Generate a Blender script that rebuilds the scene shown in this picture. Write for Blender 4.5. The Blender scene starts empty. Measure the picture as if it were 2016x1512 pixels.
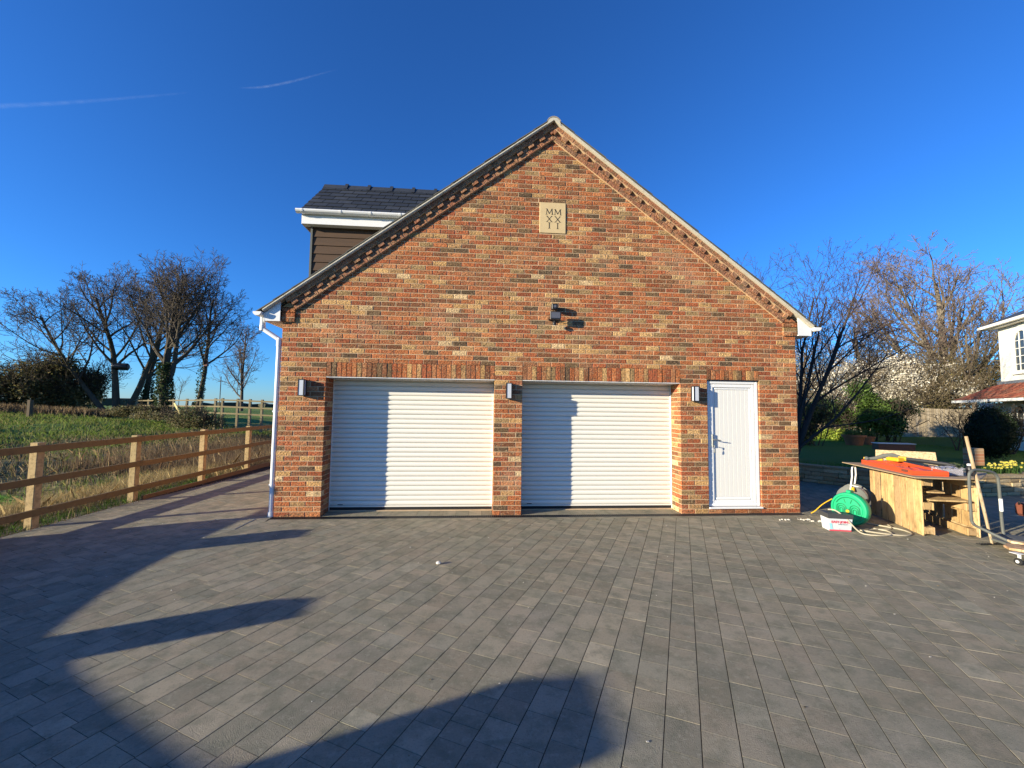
import bpy, math, random
import numpy as np
from mathutils import Vector, Matrix
random.seed(7)
rng = np.random.default_rng(7)
sc = bpy.context.scene
C = sc.collection

# ---------------------------------------------------------------- camera
YAW, PITCH, ROLL = 0.0787, 0.0632, 0.0122
CAM = np.array([3.017, -6.4562, 1.6276])
def cam_axes():
    cy, sy = math.cos(YAW), math.sin(YAW); cp, sp = math.cos(PITCH), math.sin(PITCH)
    fw = np.array([sy*cp, cy*cp, sp]); r = np.array([cy, -sy, 0.0]); u = np.cross(r, fw)
    c, s = math.cos(ROLL), math.sin(ROLL)
    return c*r+s*u, -s*r+c*u, fw
RX, RU, RF = cam_axes()
camd = bpy.data.cameras.new('camera'); cam = bpy.data.objects.new('camera', camd); C.objects.link(cam)
camd.sensor_width = 36; camd.lens = 807.32/2016*36; camd.clip_start = 0.05; camd.clip_end = 20000
m = Matrix.Identity(4)
for i in range(3):
    m[i][0] = RX[i]; m[i][1] = RU[i]; m[i][2] = -RF[i]; m[i][3] = CAM[i]
cam.matrix_world = m
sc.camera = cam

# ---------------------------------------------------------------- light
SUN_EL = math.radians(12.2)
SUN_TRAVEL = Vector((0.928*math.cos(SUN_EL), 0.371*math.cos(SUN_EL), -math.sin(SUN_EL)))
w = bpy.data.worlds.new('World'); sc.world = w; w.use_nodes = True
nt = w.node_tree; nt.nodes.clear()
sky = nt.nodes.new('ShaderNodeTexSky'); sky.sky_type = 'NISHITA'; sky.sun_disc = False
sky.sun_elevation = SUN_EL
sky.sun_rotation = math.atan2(-0.928, -0.371)
sky.altitude = 0; sky.air_density = 1.0; sky.dust_density = 0.1; sky.ozone_density = 8.5
bg = nt.nodes.new('ShaderNodeBackground'); bg.inputs['Strength'].default_value = 0.106
wo = nt.nodes.new('ShaderNodeOutputWorld')
gm = nt.nodes.new('ShaderNodeGamma'); gm.inputs[1].default_value = 1.12
nt.links.new(sky.outputs[0], gm.inputs[0]); nt.links.new(gm.outputs[0], bg.inputs[0]); nt.links.new(bg.outputs[0], wo.inputs[0])
sl = bpy.data.lights.new('sun', 'SUN'); sl.energy = 5.0; sl.angle = math.radians(0.53); sl.color = (1.0, 0.89, 0.67)
so = bpy.data.objects.new('sun', sl); C.objects.link(so); so.location = (-30, -12, 12)
so.rotation_euler = SUN_TRAVEL.to_track_quat('-Z', 'Y').to_euler()
sc.view_settings.view_transform = 'Standard'; sc.view_settings.look = 'None'
sc.view_settings.exposure = 1.12; sc.view_settings.gamma = 1.0; sc.view_settings.use_curve_mapping = False
sc.cycles.max_bounces = 5; sc.cycles.diffuse_bounces = 3; sc.cycles.transparent_max_bounces = 12

# ---------------------------------------------------------------- helpers
def setp(o, label=None, cat=None, group=None, kind=None):
    if label: o['label'] = label
    if cat: o['category'] = cat
    if group: o['group'] = group
    if kind: o['kind'] = kind
    return o
def thing(name, label, cat, loc=(0,0,0), rz=0.0, group=None):
    o = bpy.data.objects.new(name, None); C.objects.link(o)
    o.location = loc; o.rotation_euler = (0, 0, rz); o.empty_display_size = 0.2
    return setp(o, label, cat, group)
def attach(o, parent, world=False):
    o.parent = parent
    if world:
        p = parent; off = Vector((0,0,0))
        while p is not None:
            off += p.location; p = None if p.type != 'EMPTY' else p.parent
        o.matrix_parent_inverse = Matrix.Translation(-off)
def copy_tree(o, parent=None):
    c = o.copy(); C.objects.link(c); c.parent = parent
    for ch in list(o.children): copy_tree(ch, c)
    return c

def npmesh(name, verts, faces, tint=None, mats=(), smooth=False, fmat=None):
    me = bpy.data.meshes.new(name)
    verts = np.asarray(verts, dtype=np.float32)
    if isinstance(faces, np.ndarray): faces = [faces]
    faces = [np.asarray(f, dtype=np.int32) for f in faces if len(f)]
    nl = sum(f.size for f in faces); nf = sum(len(f) for f in faces)
    me.vertices.add(len(verts)); me.vertices.foreach_set('co', verts.ravel())
    me.loops.add(nl); me.polygons.add(nf)
    me.loops.foreach_set('vertex_index', np.concatenate([f.ravel() for f in faces]))
    st = []; k = 0
    for f in faces:
        st.append(k + np.arange(len(f))*f.shape[1]); k += f.size
    me.polygons.foreach_set('loop_start', np.concatenate(st).astype(np.int32))
    if fmat is not None: me.polygons.foreach_set('material_index', np.asarray(fmat, dtype=np.int32))
    if smooth: me.polygons.foreach_set('use_smooth', np.ones(nf, dtype=bool))
    if tint is not None:
        a = me.color_attributes.new('tint', 'FLOAT_COLOR', 'POINT')
        t = np.ones((len(verts), 4), dtype=np.float32); t[:, :3] = tint
        a.data.foreach_set('color', t.ravel())
    for mm in mats: me.materials.append(mm)
    me.update(calc_edges=True); me.validate()
    return me
def put(name, me, parent=None, kind=None, world=True, label=None):
    o = bpy.data.objects.new(name, me); C.objects.link(o)
    if parent is not None: attach(o, parent, world)
    if kind: o['kind'] = kind
    if label: o['label'] = label
    return o

class MB:
    def __init__(s): s.v = []; s.f = []; s.c = []; s.m = []
    def add(s, vs, fs, col=(1,1,1), m=0):
        k = len(s.v); s.v += [tuple(q) for q in vs]; s.c += [tuple(col)]*len(vs)
        for f in fs: s.f.append(tuple(i+k for i in f)); s.m.append(m)
        return s
    def box(s, x0, y0, z0, x1, y1, z1, col=(1,1,1), m=0):
        vs = [(x0,y0,z0),(x1,y0,z0),(x1,y1,z0),(x0,y1,z0),(x0,y0,z1),(x1,y0,z1),(x1,y1,z1),(x0,y1,z1)]
        return s.add(vs, [(0,3,2,1),(4,5,6,7),(0,1,5,4),(1,2,6,5),(2,3,7,6),(3,0,4,7)], col, m)
    def bbox(s, x0, y0, z0, x1, y1, z1, b=0.004, col=(1,1,1), m=0):
        """box with chamfered edges (24 verts)"""
        xs=(x0,x1); ys=(y0,y1); zs=(z0,z1); vs=[]; idx={}
        b=min(b,(x1-x0)*.45,(y1-y0)*.45,(z1-z0)*.45)
        for i in (0,1):
            for j in (0,1):
                for k in (0,1):
                    sx=b if i==0 else -b; sy=b if j==0 else -b; sz=b if k==0 else -b
                    idx[(i,j,k,'x')]=len(vs); vs.append((xs[i],ys[j]+sy,zs[k]+sz))
                    idx[(i,j,k,'y')]=len(vs); vs.append((xs[i]+sx,ys[j],zs[k]+sz))
                    idx[(i,j,k,'z')]=len(vs); vs.append((xs[i]+sx,ys[j]+sy,zs[k]))
        I=idx; fs=[]
        for i in (0,1): fs.append([I[(i,0,0,'x')],I[(i,1,0,'x')],I[(i,1,1,'x')],I[(i,0,1,'x')]][::(-1 if i==0 else 1)])
        for j in (0,1): fs.append([I[(0,j,0,'y')],I[(1,j,0,'y')],I[(1,j,1,'y')],I[(0,j,1,'y')]][::(1 if j==0 else -1)])
        for k in (0,1): fs.append([I[(0,0,k,'z')],I[(1,0,k,'z')],I[(1,1,k,'z')],I[(0,1,k,'z')]][::(-1 if k==0 else 1)])
        for j in (0,1):
            for k in (0,1): fs.append([I[(0,j,k,'y')],I[(1,j,k,'y')],I[(1,j,k,'z')],I[(0,j,k,'z')]][::(1 if j!=k else -1)])
        for i in (0,1):
            for k in (0,1): fs.append([I[(i,0,k,'x')],I[(i,1,k,'x')],I[(i,1,k,'z')],I[(i,0,k,'z')]][::(1 if i==k else -1)])
        for i in (0,1):
            for j in (0,1): fs.append([I[(i,j,0,'x')],I[(i,j,1,'x')],I[(i,j,1,'y')],I[(i,j,0,'y')]][::(1 if i!=j else -1)])
        for i in (0,1):
            for j in (0,1):
                for k in (0,1): fs.append([I[(i,j,k,'x')],I[(i,j,k,'y')],I[(i,j,k,'z')]][::(1 if (i+j+k)%2==0 else -1)])
        return s.add(vs, fs, col, m)
    def tube(s, pts, rad, n=8, col=(1,1,1), m=0, cap=True):
        pts=[Vector(q) for q in pts]
        if not isinstance(rad,(list,tuple)): rad=[rad]*len(pts)
        k=len(s.v); up=None
        for i,q in enumerate(pts):
            t=(pts[min(i+1,len(pts)-1)]-pts[max(i-1,0)]).normalized()
            if up is None:
                up=Vector((0,0,1)) if abs(t.z)<.9 else Vector((1,0,0))
            a=t.cross(up).normalized(); up=a.cross(t).normalized()
            for j in range(n):
                an=2*math.pi*j/n; qq=q+(a*math.cos(an)+up*math.sin(an))*rad[i]
                s.v.append(tuple(qq)); s.c.append(tuple(col))
        for i in range(len(pts)-1):
            for j in range(n):
                s.f.append((k+i*n+j,k+i*n+(j+1)%n,k+(i+1)*n+(j+1)%n,k+(i+1)*n+j)); s.m.append(m)
        if cap:
            s.f.append(tuple(k+j for j in range(n))[::-1]); s.m.append(m)
            e=k+(len(pts)-1)*n; s.f.append(tuple(e+j for j in range(n))); s.m.append(m)
        return s
    def lathe(s, prof, axis_o=(0,0,0), axis='z', n=20, col=(1,1,1), m=0, cap=True):
        k=len(s.v)
        for (r,h) in prof:
            for j in range(n):
                a=2*math.pi*j/n; c_,s_=r*math.cos(a),r*math.sin(a)
                q={'z':(c_,s_,h),'y':(c_,h,s_),'x':(h,c_,s_)}[axis]
                s.v.append((q[0]+axis_o[0],q[1]+axis_o[1],q[2]+axis_o[2])); s.c.append(tuple(col))
        for i in range(len(prof)-1):
            for j in range(n):
                s.f.append((k+i*n+j,k+i*n+(j+1)%n,k+(i+1)*n+(j+1)%n,k+(i+1)*n+j)); s.m.append(m)
        if cap:
            s.f.append(tuple(k+j for j in range(n))[::-1]); s.m.append(m)
            e=k+(len(prof)-1)*n; s.f.append(tuple(e+j for j in range(n))); s.m.append(m)
        return s
    def prism(s, poly, fn, d0, d1, bev=0.0, jit=0.0, col=(1,1,1), m=0):
        """poly: 2D convex outline (ccw seen from the front); fn(u,v,d)->xyz; front at d0 going back to d1"""
        n=len(poly); cx=sum(q[0] for q in poly)/n; cy=sum(q[1] for q in poly)/n
        vs=[]
        for (u,v) in poly:
            L=math.hypot(u-cx,v-cy) or 1; k_=max(0.3,1-bev*1.5/L)
            vs.append(fn(cx+(u-cx)*k_+random.uniform(-jit,jit),cy+(v-cy)*k_+random.uniform(-jit,jit),d0+random.uniform(-jit,jit)))
        for (u,v) in poly: vs.append(fn(u,v,d0+bev))
        for (u,v) in poly: vs.append(fn(u,v,d1))
        fs=[tuple(range(n))]
        for a in range(n):
            b=(a+1)%n; fs.append((a,n+a,n+b,b)); fs.append((n+a,2*n+a,2*n+b,n+b))
        fs.append(tuple(range(2*n,3*n))[::-1])
        return s.add(vs, fs, col, m)
    def build(s, name, mats, parent=None, kind=None, world=True, smooth=False, label=None, recalc=False):
        me=bpy.data.meshes.new(name); me.from_pydata(s.v,[],s.f)
        if not isinstance(mats,(list,tuple)): mats=[mats]
        for q in mats: me.materials.append(q)
        me.polygons.foreach_set('material_index', s.m)
        if smooth: me.polygons.foreach_set('use_smooth',[True]*len(me.polygons))
        a=me.color_attributes.new('tint','FLOAT_COLOR','POINT')
        t=np.ones((len(s.v),4),dtype=np.float32); t[:,:3]=np.array(s.c,dtype=np.float32); a.data.foreach_set('color',t.ravel())
        me.update()
        if recalc:
            import bmesh
            bm=bmesh.new(); bm.from_mesh(me); bmesh.ops.recalc_face_normals(bm,faces=bm.faces); bm.to_mesh(me); bm.free()
        if smooth and hasattr(me,'set_sharp_from_angle'): me.set_sharp_from_angle(angle=math.radians(40))
        return put(name, me, parent, kind, world, label)

def clip(poly, a, b, c):
    """keep a*x+b*y<=c"""
    out=[]; n=len(poly)
    for i in range(n):
        p,q=poly[i],poly[(i+1)%n]; dp=a*p[0]+b*p[1]-c; dq=a*q[0]+b*q[1]-c
        if dp<=0: out.append(p)
        if (dp<0)!=(dq<0) and abs(dp-dq)>1e-9:
            t=dp/(dp-dq); out.append((p[0]+t*(q[0]-p[0]),p[1]+t*(q[1]-p[1])))
    return out
def parea(poly):
    return abs(sum(poly[i][0]*poly[(i+1)%len(poly)][1]-poly[(i+1)%len(poly)][0]*poly[i][1] for i in range(len(poly))))/2 if len(poly)>2 else 0

# ---------------------------------------------------------------- materials
def mat(name, base=(.5,.5,.5), rough=.8, spec=.3, metal=0.0, tint=False, vary=(), bumps=(), coat=0.0, trans=0.0, sss=None, aniso=None):
    """vary: list of (scale, detail, dark colour, lo, hi, amount[, stretch]) ; bumps: (scale, strength, distance[, stretch])"""
    M=bpy.data.materials.new(name); M.use_nodes=True; t=M.node_tree; N=t.nodes; L=t.links
    b=N['Principled BSDF']; b.inputs['Roughness'].default_value=rough
    b.inputs['Specular IOR Level'].default_value=spec; b.inputs['Metallic'].default_value=metal
    if coat: b.inputs['Coat Weight'].default_value=coat
    if trans: b.inputs['Transmission Weight'].default_value=trans
    tc=N.new('ShaderNodeTexCoord')
    if tint:
        at=N.new('ShaderNodeAttribute'); at.attribute_name='tint'
        mu=N.new('ShaderNodeMix'); mu.data_type='RGBA'; mu.blend_type='MULTIPLY'; mu.inputs[0].default_value=1
        mu.inputs[7].default_value=(*base,1); L.new(at.outputs['Color'],mu.inputs[6]); cur=mu.outputs[2]
    else:
        rg=N.new('ShaderNodeRGB'); rg.outputs[0].default_value=(*base,1); cur=rg.outputs[0]
    def coords(st):
        if not st: return tc.outputs['Object']
        mp=N.new('ShaderNodeMapping'); mp.inputs['Scale'].default_value=st; L.new(tc.outputs['Object'],mp.inputs[0]); return mp.outputs[0]
    for vv in vary:
        scl,det,col,lo,hi,amt=vv[:6]; st=vv[6] if len(vv)>6 else None
        n=N.new('ShaderNodeTexNoise'); n.inputs['Scale'].default_value=scl; n.inputs['Detail'].default_value=det; n.inputs['Roughness'].default_value=.6
        L.new(coords(st),n.inputs['Vector'])
        r=N.new('ShaderNodeMapRange'); r.inputs[1].default_value=lo; r.inputs[2].default_value=hi; r.inputs[4].default_value=amt; L.new(n.outputs[0],r.inputs[0])
        mx=N.new('ShaderNodeMix'); mx.data_type='RGBA'; mx.blend_type='MULTIPLY' if len(vv)>7 and vv[7]=='mul' else 'MIX'
        L.new(r.outputs[0],mx.inputs[0]); L.new(cur,mx.inputs[6]); mx.inputs[7].default_value=(*col,1); cur=mx.outputs[2]
    L.new(cur,b.inputs['Base Color'])
    prev=None
    for bb in bumps:
        scl,strg,dist=bb[:3]; st=bb[3] if len(bb)>3 else None
        n=N.new('ShaderNodeTexNoise'); n.inputs['Scale'].default_value=scl; n.inputs['Detail'].default_value=5; L.new(coords(st),n.inputs['Vector'])
        bp=N.new('ShaderNodeBump'); bp.inputs['Strength'].default_value=strg; bp.inputs['Distance'].default_value=dist; L.new(n.outputs[0],bp.inputs['Height'])
        if prev is not None: L.new(prev,bp.inputs['Normal'])
        prev=bp.outputs[0]
    if prev is not None: L.new(prev,b.inputs['Normal'])
    M['b']=1
    return M
K=(.02,.018,.015)
BRICK=mat('brick',(1,1,1),.9,.15,tint=True,vary=[(9,5,(.105,.080,.045),.52,.68,.75,(1,1,1.8)),(17,4,(.50,.35,.19),.55,.68,.62,(1,1,1.8)),(45,5,(.06,.038,.022),.50,.64,.75,(1,1,1.6)),(.9,4,(.50,.40,.27),.56,.8,.35)],bumps=[(30,1.0,.020,(1,1,2)),(110,.8,.006)])
MORTAR=mat('mortar',(.60,.44,.27),.95,.1,vary=[(6,4,(.36,.26,.17),.4,.7,.6),(160,3,(.3,.22,.14),.5,.7,.5)],bumps=[(150,.5,.003)])
PAVE=mat('concrete_block',(1,1,1),.92,.10,tint=True,vary=[(1.1,5,(.34,.30,.23),.50,.72,.55),(2.3,5,(.27,.215,.15),.50,.70,.35),(7,6,(.13,.135,.095),.45,.66,.60),(24,6,(.34,.315,.235),.54,.70,.50),(75,5,(.11,.10,.075),.52,.70,.40),(300,3,(.42,.38,.31),.62,.78,.35)],bumps=[(160,.7,.004),(40,.22,.005)])
JOINT=mat('jointing_sand',(.035,.03,.024),.95,.1,vary=[(60,3,(.08,.065,.05),.4,.7,.7)],bumps=[(200,.5,.003)])
WHITE=mat('white_upvc',(.72,.72,.71),.32,.45,vary=[(3,4,(.70,.69,.64),.5,.8,.35)],bumps=[(60,.02,.001)])
DOORW=mat('white_woodgrain_door',(.68,.665,.62),.4,.4,vary=[(8,5,(.66,.65,.60),.45,.75,.4,(8,8,.6))],bumps=[(60,.15,.001,(4,4,.3))])
SLATW=mat('white_shutter_enamel',(.74,.71,.63),.38,.4,vary=[(1.3,4,(.72,.70,.63),.5,.75,.35),(30,3,(.66,.62,.52),.66,.8,.5)],bumps=[(180,.06,.0008)])
BLACKP=mat('black_powder_coat',(.018,.018,.02),.45,.4,bumps=[(300,.1,.0005)])
RUBBER=mat('black_rubber',(.02,.02,.02),.8,.3)
DIFF=mat('opal_diffuser',(.50,.52,.56),.3,.5)
GLASSD=mat('lamp_glass',(.10,.10,.11),.12,.6)
STEEL=mat('galvanised_steel',(.30,.31,.29),.45,.5,metal=.7,vary=[(20,4,(.16,.15,.13),.5,.75,.6)])
GREYTUBE=mat('grey_painted_tube',(.10,.105,.095),.6,.3,vary=[(25,4,(.20,.19,.16),.62,.75,.4)])
WHTUBE=mat('white_painted_tube',(.62,.62,.60),.4,.4,vary=[(25,4,(.3,.22,.15),.62,.8,.5)])
STONE=mat('sandstone_plaque',(.58,.44,.24),.85,.2,vary=[(12,4,(.48,.36,.2),.4,.7,.5)],bumps=[(140,.2,.001)])
INK=mat('incised_paint',(.025,.02,.018),.8,.2)
SLATE=mat('slate',(1,1,1),.55,.4,tint=True,vary=[(14,4,(.02,.024,.03),.45,.7,.6,(1,1,1))],bumps=[(60,.3,.003)])
TILE=mat('concrete_tile',(1,1,1),.85,.2,tint=True,vary=[(20,4,(.07,.08,.05),.5,.72,.6),(50,3,(.4,.38,.3),.65,.8,.5)],bumps=[(80,.4,.003)])
VERGE=mat('verge_mortar',(.52,.48,.39),.9,.15,vary=[(9,4,(.32,.29,.22),.52,.72,.7)],bumps=[(70,.7,.006)])
CLAD=mat('brown_cladding',(.085,.050,.030),.7,.25,vary=[(5,5,(.06,.038,.026),.4,.7,.7,(.6,1,6))],bumps=[(18,.4,.003,(.4,1,8))])
WOODF=mat('green_treated_timber',(1,1,1),.85,.2,tint=True,vary=[(7,5,(.13,.09,.04),.45,.72,.6,(3,3,3)),(40,4,(.09,.06,.03),.55,.7,.5,(2,.3,.6))],bumps=[(50,.5,.003,(2,.3,1))])
PALLET=mat('pallet_pine',(1,1,1),.85,.2,tint=True,vary=[(5,5,(.24,.15,.065),.45,.68,.75,(2,2,.6)),(28,5,(.13,.08,.04),.54,.68,.75,(1.5,1.5,.5))],bumps=[(45,.5,.003,(1,1,.2))])
PLY=mat('plywood_sheet',(.36,.27,.16),.7,.25,vary=[(6,5,(.25,.17,.10),.4,.7,.6,(.5,3,1))],bumps=[(40,.15,.001,(.3,3,1))])
OSB=mat('oriented_strand_board',(.50,.38,.22),.85,.2,vary=[(38,4,(.27,.18,.09),.45,.6,.75,(1,1,2)),(70,4,(.66,.54,.34),.55,.68,.7,(2,2,1))],bumps=[(60,.5,.004)])
ORANGE=mat('orange_plastic',(.56,.07,.02),.35,.45,vary=[(20,3,(.5,.06,.02),.55,.75,.5)])
DKGREEN=mat('dark_green_plastic',(.006,.16,.07),.45,.4)
GREEN=mat('green_plastic',(.008,.33,.14),.35,.45,vary=[(10,3,(.01,.28,.12),.5,.75,.5)],bumps=[(90,.05,.001)])
YELLOW=mat('yellow_plastic',(.58,.34,.02),.35,.45)
CLEARP=mat('clear_plastic',(.80,.78,.84),.12,.5,trans=.75)
HOSE=mat('cream_hose',(.40,.35,.25),.5,.4,vary=[(30,3,(.3,.25,.17),.5,.7,.5)])
BARK=mat('bark',(1,1,1),.92,.12,tint=True,vary=[(8,5,(.045,.04,.03),.45,.7,.6,(1,1,.4))],bumps=[(24,.8,.02,(1,1,.35))])
LEAF=mat('leaf',(1,1,1),.6,.25,tint=True)
GRASSM=mat('grass_blade',(1,1,1),.75,.15,tint=True)
RENDER_W=mat('cream_render',(.76,.73,.62),.85,.2,vary=[(2,4,(.62,.56,.42),.5,.75,.5)],bumps=[(60,.25,.004)])
GUTTERW=mat('white_painted_timber',(.78,.76,.68),.5,.3)
GLASS=mat('window_glass',(.035,.045,.05),.06,.7)
CLAY=mat('clay_tile',(1,1,1),.85,.2,tint=True,vary=[(14,4,(.10,.05,.03),.5,.7,.6)],bumps=[(60,.4,.003)])
POT=mat('terracotta',(.34,.13,.06),.85,.2,vary=[(15,4,(.20,.09,.05),.5,.7,.6)])
RUBBLE=mat('garden_stone',(1,1,1),.92,.15,tint=True,vary=[(16,5,(.30,.20,.10),.48,.7,.6),(70,4,(.12,.09,.05),.55,.7,.5)],bumps=[(22,.8,.015),(90,.5,.004)])
REDM=mat('red_brown_paint',(.16,.05,.03),.5,.4,vary=[(30,4,(.05,.03,.02),.5,.7,.6)])

def foliage_mat(M):
    t=M.node_tree; N=t.nodes; L=t.links; b=N['Principled BSDF']; src=b.inputs['Base Color'].links[0].from_socket
    tl=N.new('ShaderNodeBsdfTranslucent'); L.new(src,tl.inputs[0]); mx=N.new('ShaderNodeMixShader'); mx.inputs[0].default_value=.38
    out=N['Material Output']; L.new(b.outputs[0],mx.inputs[1]); L.new(tl.outputs[0],mx.inputs[2]); L.new(mx.outputs[0],out.inputs[0])
foliage_mat(LEAF); foliage_mat(GRASSM)
# ================================================================ GROUND
def nz(x,y,s=1.0,seed=0.0):
    return (math.sin(x*1.3*s+seed)+math.sin(y*1.7*s+1.3+seed)+math.sin((x+y)*.9*s+2.1)+math.sin((x-y*.6)*2.3*s+.7))/4
def smooth(t): t=max(0,min(1,t)); return t*t*(3-2*t)
def interp(x,xs,ys):
    if x<=xs[0]: return ys[0]
    for i in range(len(xs)-1):
        if x<=xs[i+1]:
            return ys[i]+(ys[i+1]-ys[i])*smooth((x-xs[i])/(xs[i+1]-xs[i]))
    return ys[-1]
def h_left(x,y):
    d=-2.78-x
    z=interp(d,[0,.7,1.8,3.5,7,14,26,45,200],[-.03,-.05,-.14,-.05,.28,.75,1.22,1.38,1.42])
    # rough brambly hollow near the corner of the garage
    k=smooth((y-3)/5)*smooth((22-d)/14)
    z+=k*-.10+ (.05+.10*k)*nz(x,y,1.1)*smooth(d/3) + .025*nz(x*3,y*3,1.0,4)*smooth(d/2)*smooth((24-d)/10)
    return z
def grid(xs,ys,hf):
    nx,ny=len(xs),len(ys)
    v=np.array([(x,y,hf(x,y)) for y in ys for x in xs])
    i=np.arange(nx-1)[None,:]+np.arange(ny-1)[:,None]*nx
    f=np.stack([i,i+1,i+1+nx,i+nx],-1).reshape(-1,4)
    return v,f
FIELD=bpy.data.materials.new('field'); FIELD.use_nodes=True
def field_mat(M, stops):
    """colour from world x (rows), noise-mixed"""
    t=M.node_tree; N=t.nodes; L=t.links; b=N['Principled BSDF']; b.inputs['Roughness'].default_value=.95; b.inputs['Specular IOR Level'].default_value=.1
    at=N.new('ShaderNodeAttribute'); at.attribute_name='tint'
    tc=N.new('ShaderNodeTexCoord')
    n=N.new('ShaderNodeTexNoise'); n.inputs['Scale'].default_value=9; n.inputs['Detail'].default_value=8; L.new(tc.outputs['Object'],n.inputs[0])
    r=N.new('ShaderNodeMapRange'); r.inputs[1].default_value=.35; r.inputs[2].default_value=.7; r.inputs[3].default_value=.45; r.inputs[4].default_value=1.5; L.new(n.outputs[0],r.inputs[0])
    mx=N.new('ShaderNodeVectorMath'); mx.operation='SCALE'; L.new(at.outputs['Color'],mx.inputs[0]); L.new(r.outputs[0],mx.inputs[3]); L.new(mx.outputs[0],b.inputs['Base Color'])
    bp=N.new('ShaderNodeBump'); bp.inputs['Strength'].default_value=.9; bp.inputs['Distance'].default_value=.05; L.new(n.outputs[0],bp.inputs['Height']); L.new(bp.outputs[0],b.inputs['Normal'])
field_mat(FIELD,None)
def zone(x,y):
    """0 straw verge,1 crop,2 rough"""
    d=-2.78-x
    if d<1.9+.35*nz(x,y,2): return 0
    # crop lies to the front-left; rough ground behind
    edge= y - (1.6+0.50*(d-2)) - .5*nz(x,y,.8)
    if edge<0 and d<24: return 1
    return 2
COLZ={0:(.28,.21,.10),1:(.13,.29,.035),2:(.24,.20,.08)}
def ground_col(x,y):
    d=-2.78-x; zc=zone(x,y); c=np.array(COLZ[zc])
    if zc==2 and d>7: 
        k=smooth((d-7)/6); c=c*(1-k)+np.array((.17,.24,.05))*k
    return c
xs=np.concatenate([-2.775-np.concatenate([np.arange(0,12,.18),np.arange(12,40,.6),np.arange(40,120,4),np.array([150,250,400,700])])])[::-1]
ys=np.concatenate([np.array([-300,-120,-60,-30,-20,-14]),np.arange(-10,14,.2),np.arange(14,45,.7),np.arange(45,120,5),np.array([160,260,450,800])])
v,f=grid(xs,ys,h_left)
tint=np.array([ground_col(q[0],q[1]) for q in v])
put('field', npmesh('field',v,f,tint,[FIELD],smooth=True),kind='structure')
# base earth under and around everything else
GROUND=mat('earth',(.10,.085,.05),.95,.1,vary=[(.6,6,(.05,.075,.02),.4,.6,.8)],bumps=[(6,.5,.03)])
MB().box(-2.774,-300,-.6,700,800,-.03).build('ground',GROUND,kind='structure')
# driveway bed and blocks
drive=MB().box(-2.772,-40,-.028,16,7.5,-.0026).build('driveway',JOINT,kind='structure')
TH=0.4725; DV=(math.sin(TH),math.cos(TH)); NV=(math.cos(TH),-math.sin(TH)); PW=.17355; OFF=5.5175-40*PW
PCOL=[tuple(q*1.45*k for q,k in zip(c,(1.15,1.09,.94))) for c in [(.158,.148,.122),(.166,.154,.126),(.148,.143,.120),(.174,.160,.131),(.160,.151,.126),(.144,.141,.120),(.170,.154,.126),(.156,.151,.125)]]
def bcol(pal,var=.10):
    c=random.choice(pal); k=1+random.uniform(-var,var); return tuple(q*k for q in c)
def top_fn(u,v,d): return (u,v,-d)
blocks=[]
def lay_rows(clips, xr, yr):
    cs=[NV[0]*x+NV[1]*y for x in xr for y in yr]; ts=[DV[0]*x+DV[1]*y for x in xr for y in yr]
    k0=int((min(cs)-OFF)//PW); k1=int((max(cs)-OFF)//PW)+1
    for k in range(k0,k1):
        random.seed(k*31+5)
        c0=OFF+k*PW; t=min(ts)-random.random()*.3
        while t<max(ts):
            L=random.choice((.118,.174,.174,.235,.235))
            a0,a1=c0+.0026,c0+PW-.0026; t0,t1=t+.0015,t+L-.0015
            q=[(NV[0]*a+DV[0]*b,NV[1]*a+DV[1]*b) for a,b in ((a0,t0),(a1,t0),(a1,t1),(a0,t1))]
            t+=L
            cx=sum(p_[0] for p_ in q)/4; cy=sum(p_[1] for p_ in q)/4
            if not(xr[0]-.3<cx<xr[1]+.3 and yr[0]-.3<cy<yr[1]+.3): continue
            for c in clips:
                q=clip(q,*c)
                if len(q)<3: break
            if parea(q)<.0012: continue
            if parea([(0,0),(1,0),(0,0)]) is None: pass
            A=sum(q[i][0]*q[(i+1)%len(q)][1]-q[(i+1)%len(q)][0]*q[i][1] for i in range(len(q)))
            if A<0: q=q[::-1]
            blocks.append((cx,cy,q,bcol(PCOL,.15) if random.random()>.012 else tuple(q*1.3 for q in bcol(PCOL,.05))))
lay_rows([(0,1,-.235),(-1,0,2.77)],(-2.8,15.5),(-5.6,-.235))
lay_rows([(0,-1,.233),(-1,0,2.77),(-1,.1,2.87),(1,0,-.003)],(-2.8,0),(-.233,7))
lay_rows([(0,-1,.233),(-1,0,-8.312)],(8.312,15.5),(-.233,4.6))
# border course along the drain, and the aprons inside the openings
def stretcher(x0,x1,y0,y1,L):
    x=x0
    while x<x1-.02:
        e=min(x+L,x1); blocks.append(((x+e)/2,(y0+y1)/2,[(x+.002,y0),(e-.002,y0),(e-.002,y1),(x+.002,y1)],bcol(PCOL,.12))); x=e
stretcher(.02,8.30,-.230,-.146,.2)
for a,b in ((.68,3.245),(3.70,6.275)): stretcher(a,b,.008,.30,.2)
random.seed(3)
def vis_size(cx,cy,cz,area,nrm):
    q=np.array([cx,cy,cz])-CAM; dz=q@RF
    if dz<.3: return 0
    u=807.3*(q@RX)/dz; v=807.3*(q@RU)/dz
    if abs(u)>1040 or abs(v)>790: return 0
    D=np.linalg.norm(q); return area*abs(q@np.array(nrm))/D/(dz*dz)
order=sorted(range(len(blocks)),key=lambda i:-vis_size(blocks[i][0],blocks[i][1],0,parea(blocks[i][2]),(0,0,1)))
single=set(order[:300]); rest=MB()
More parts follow.
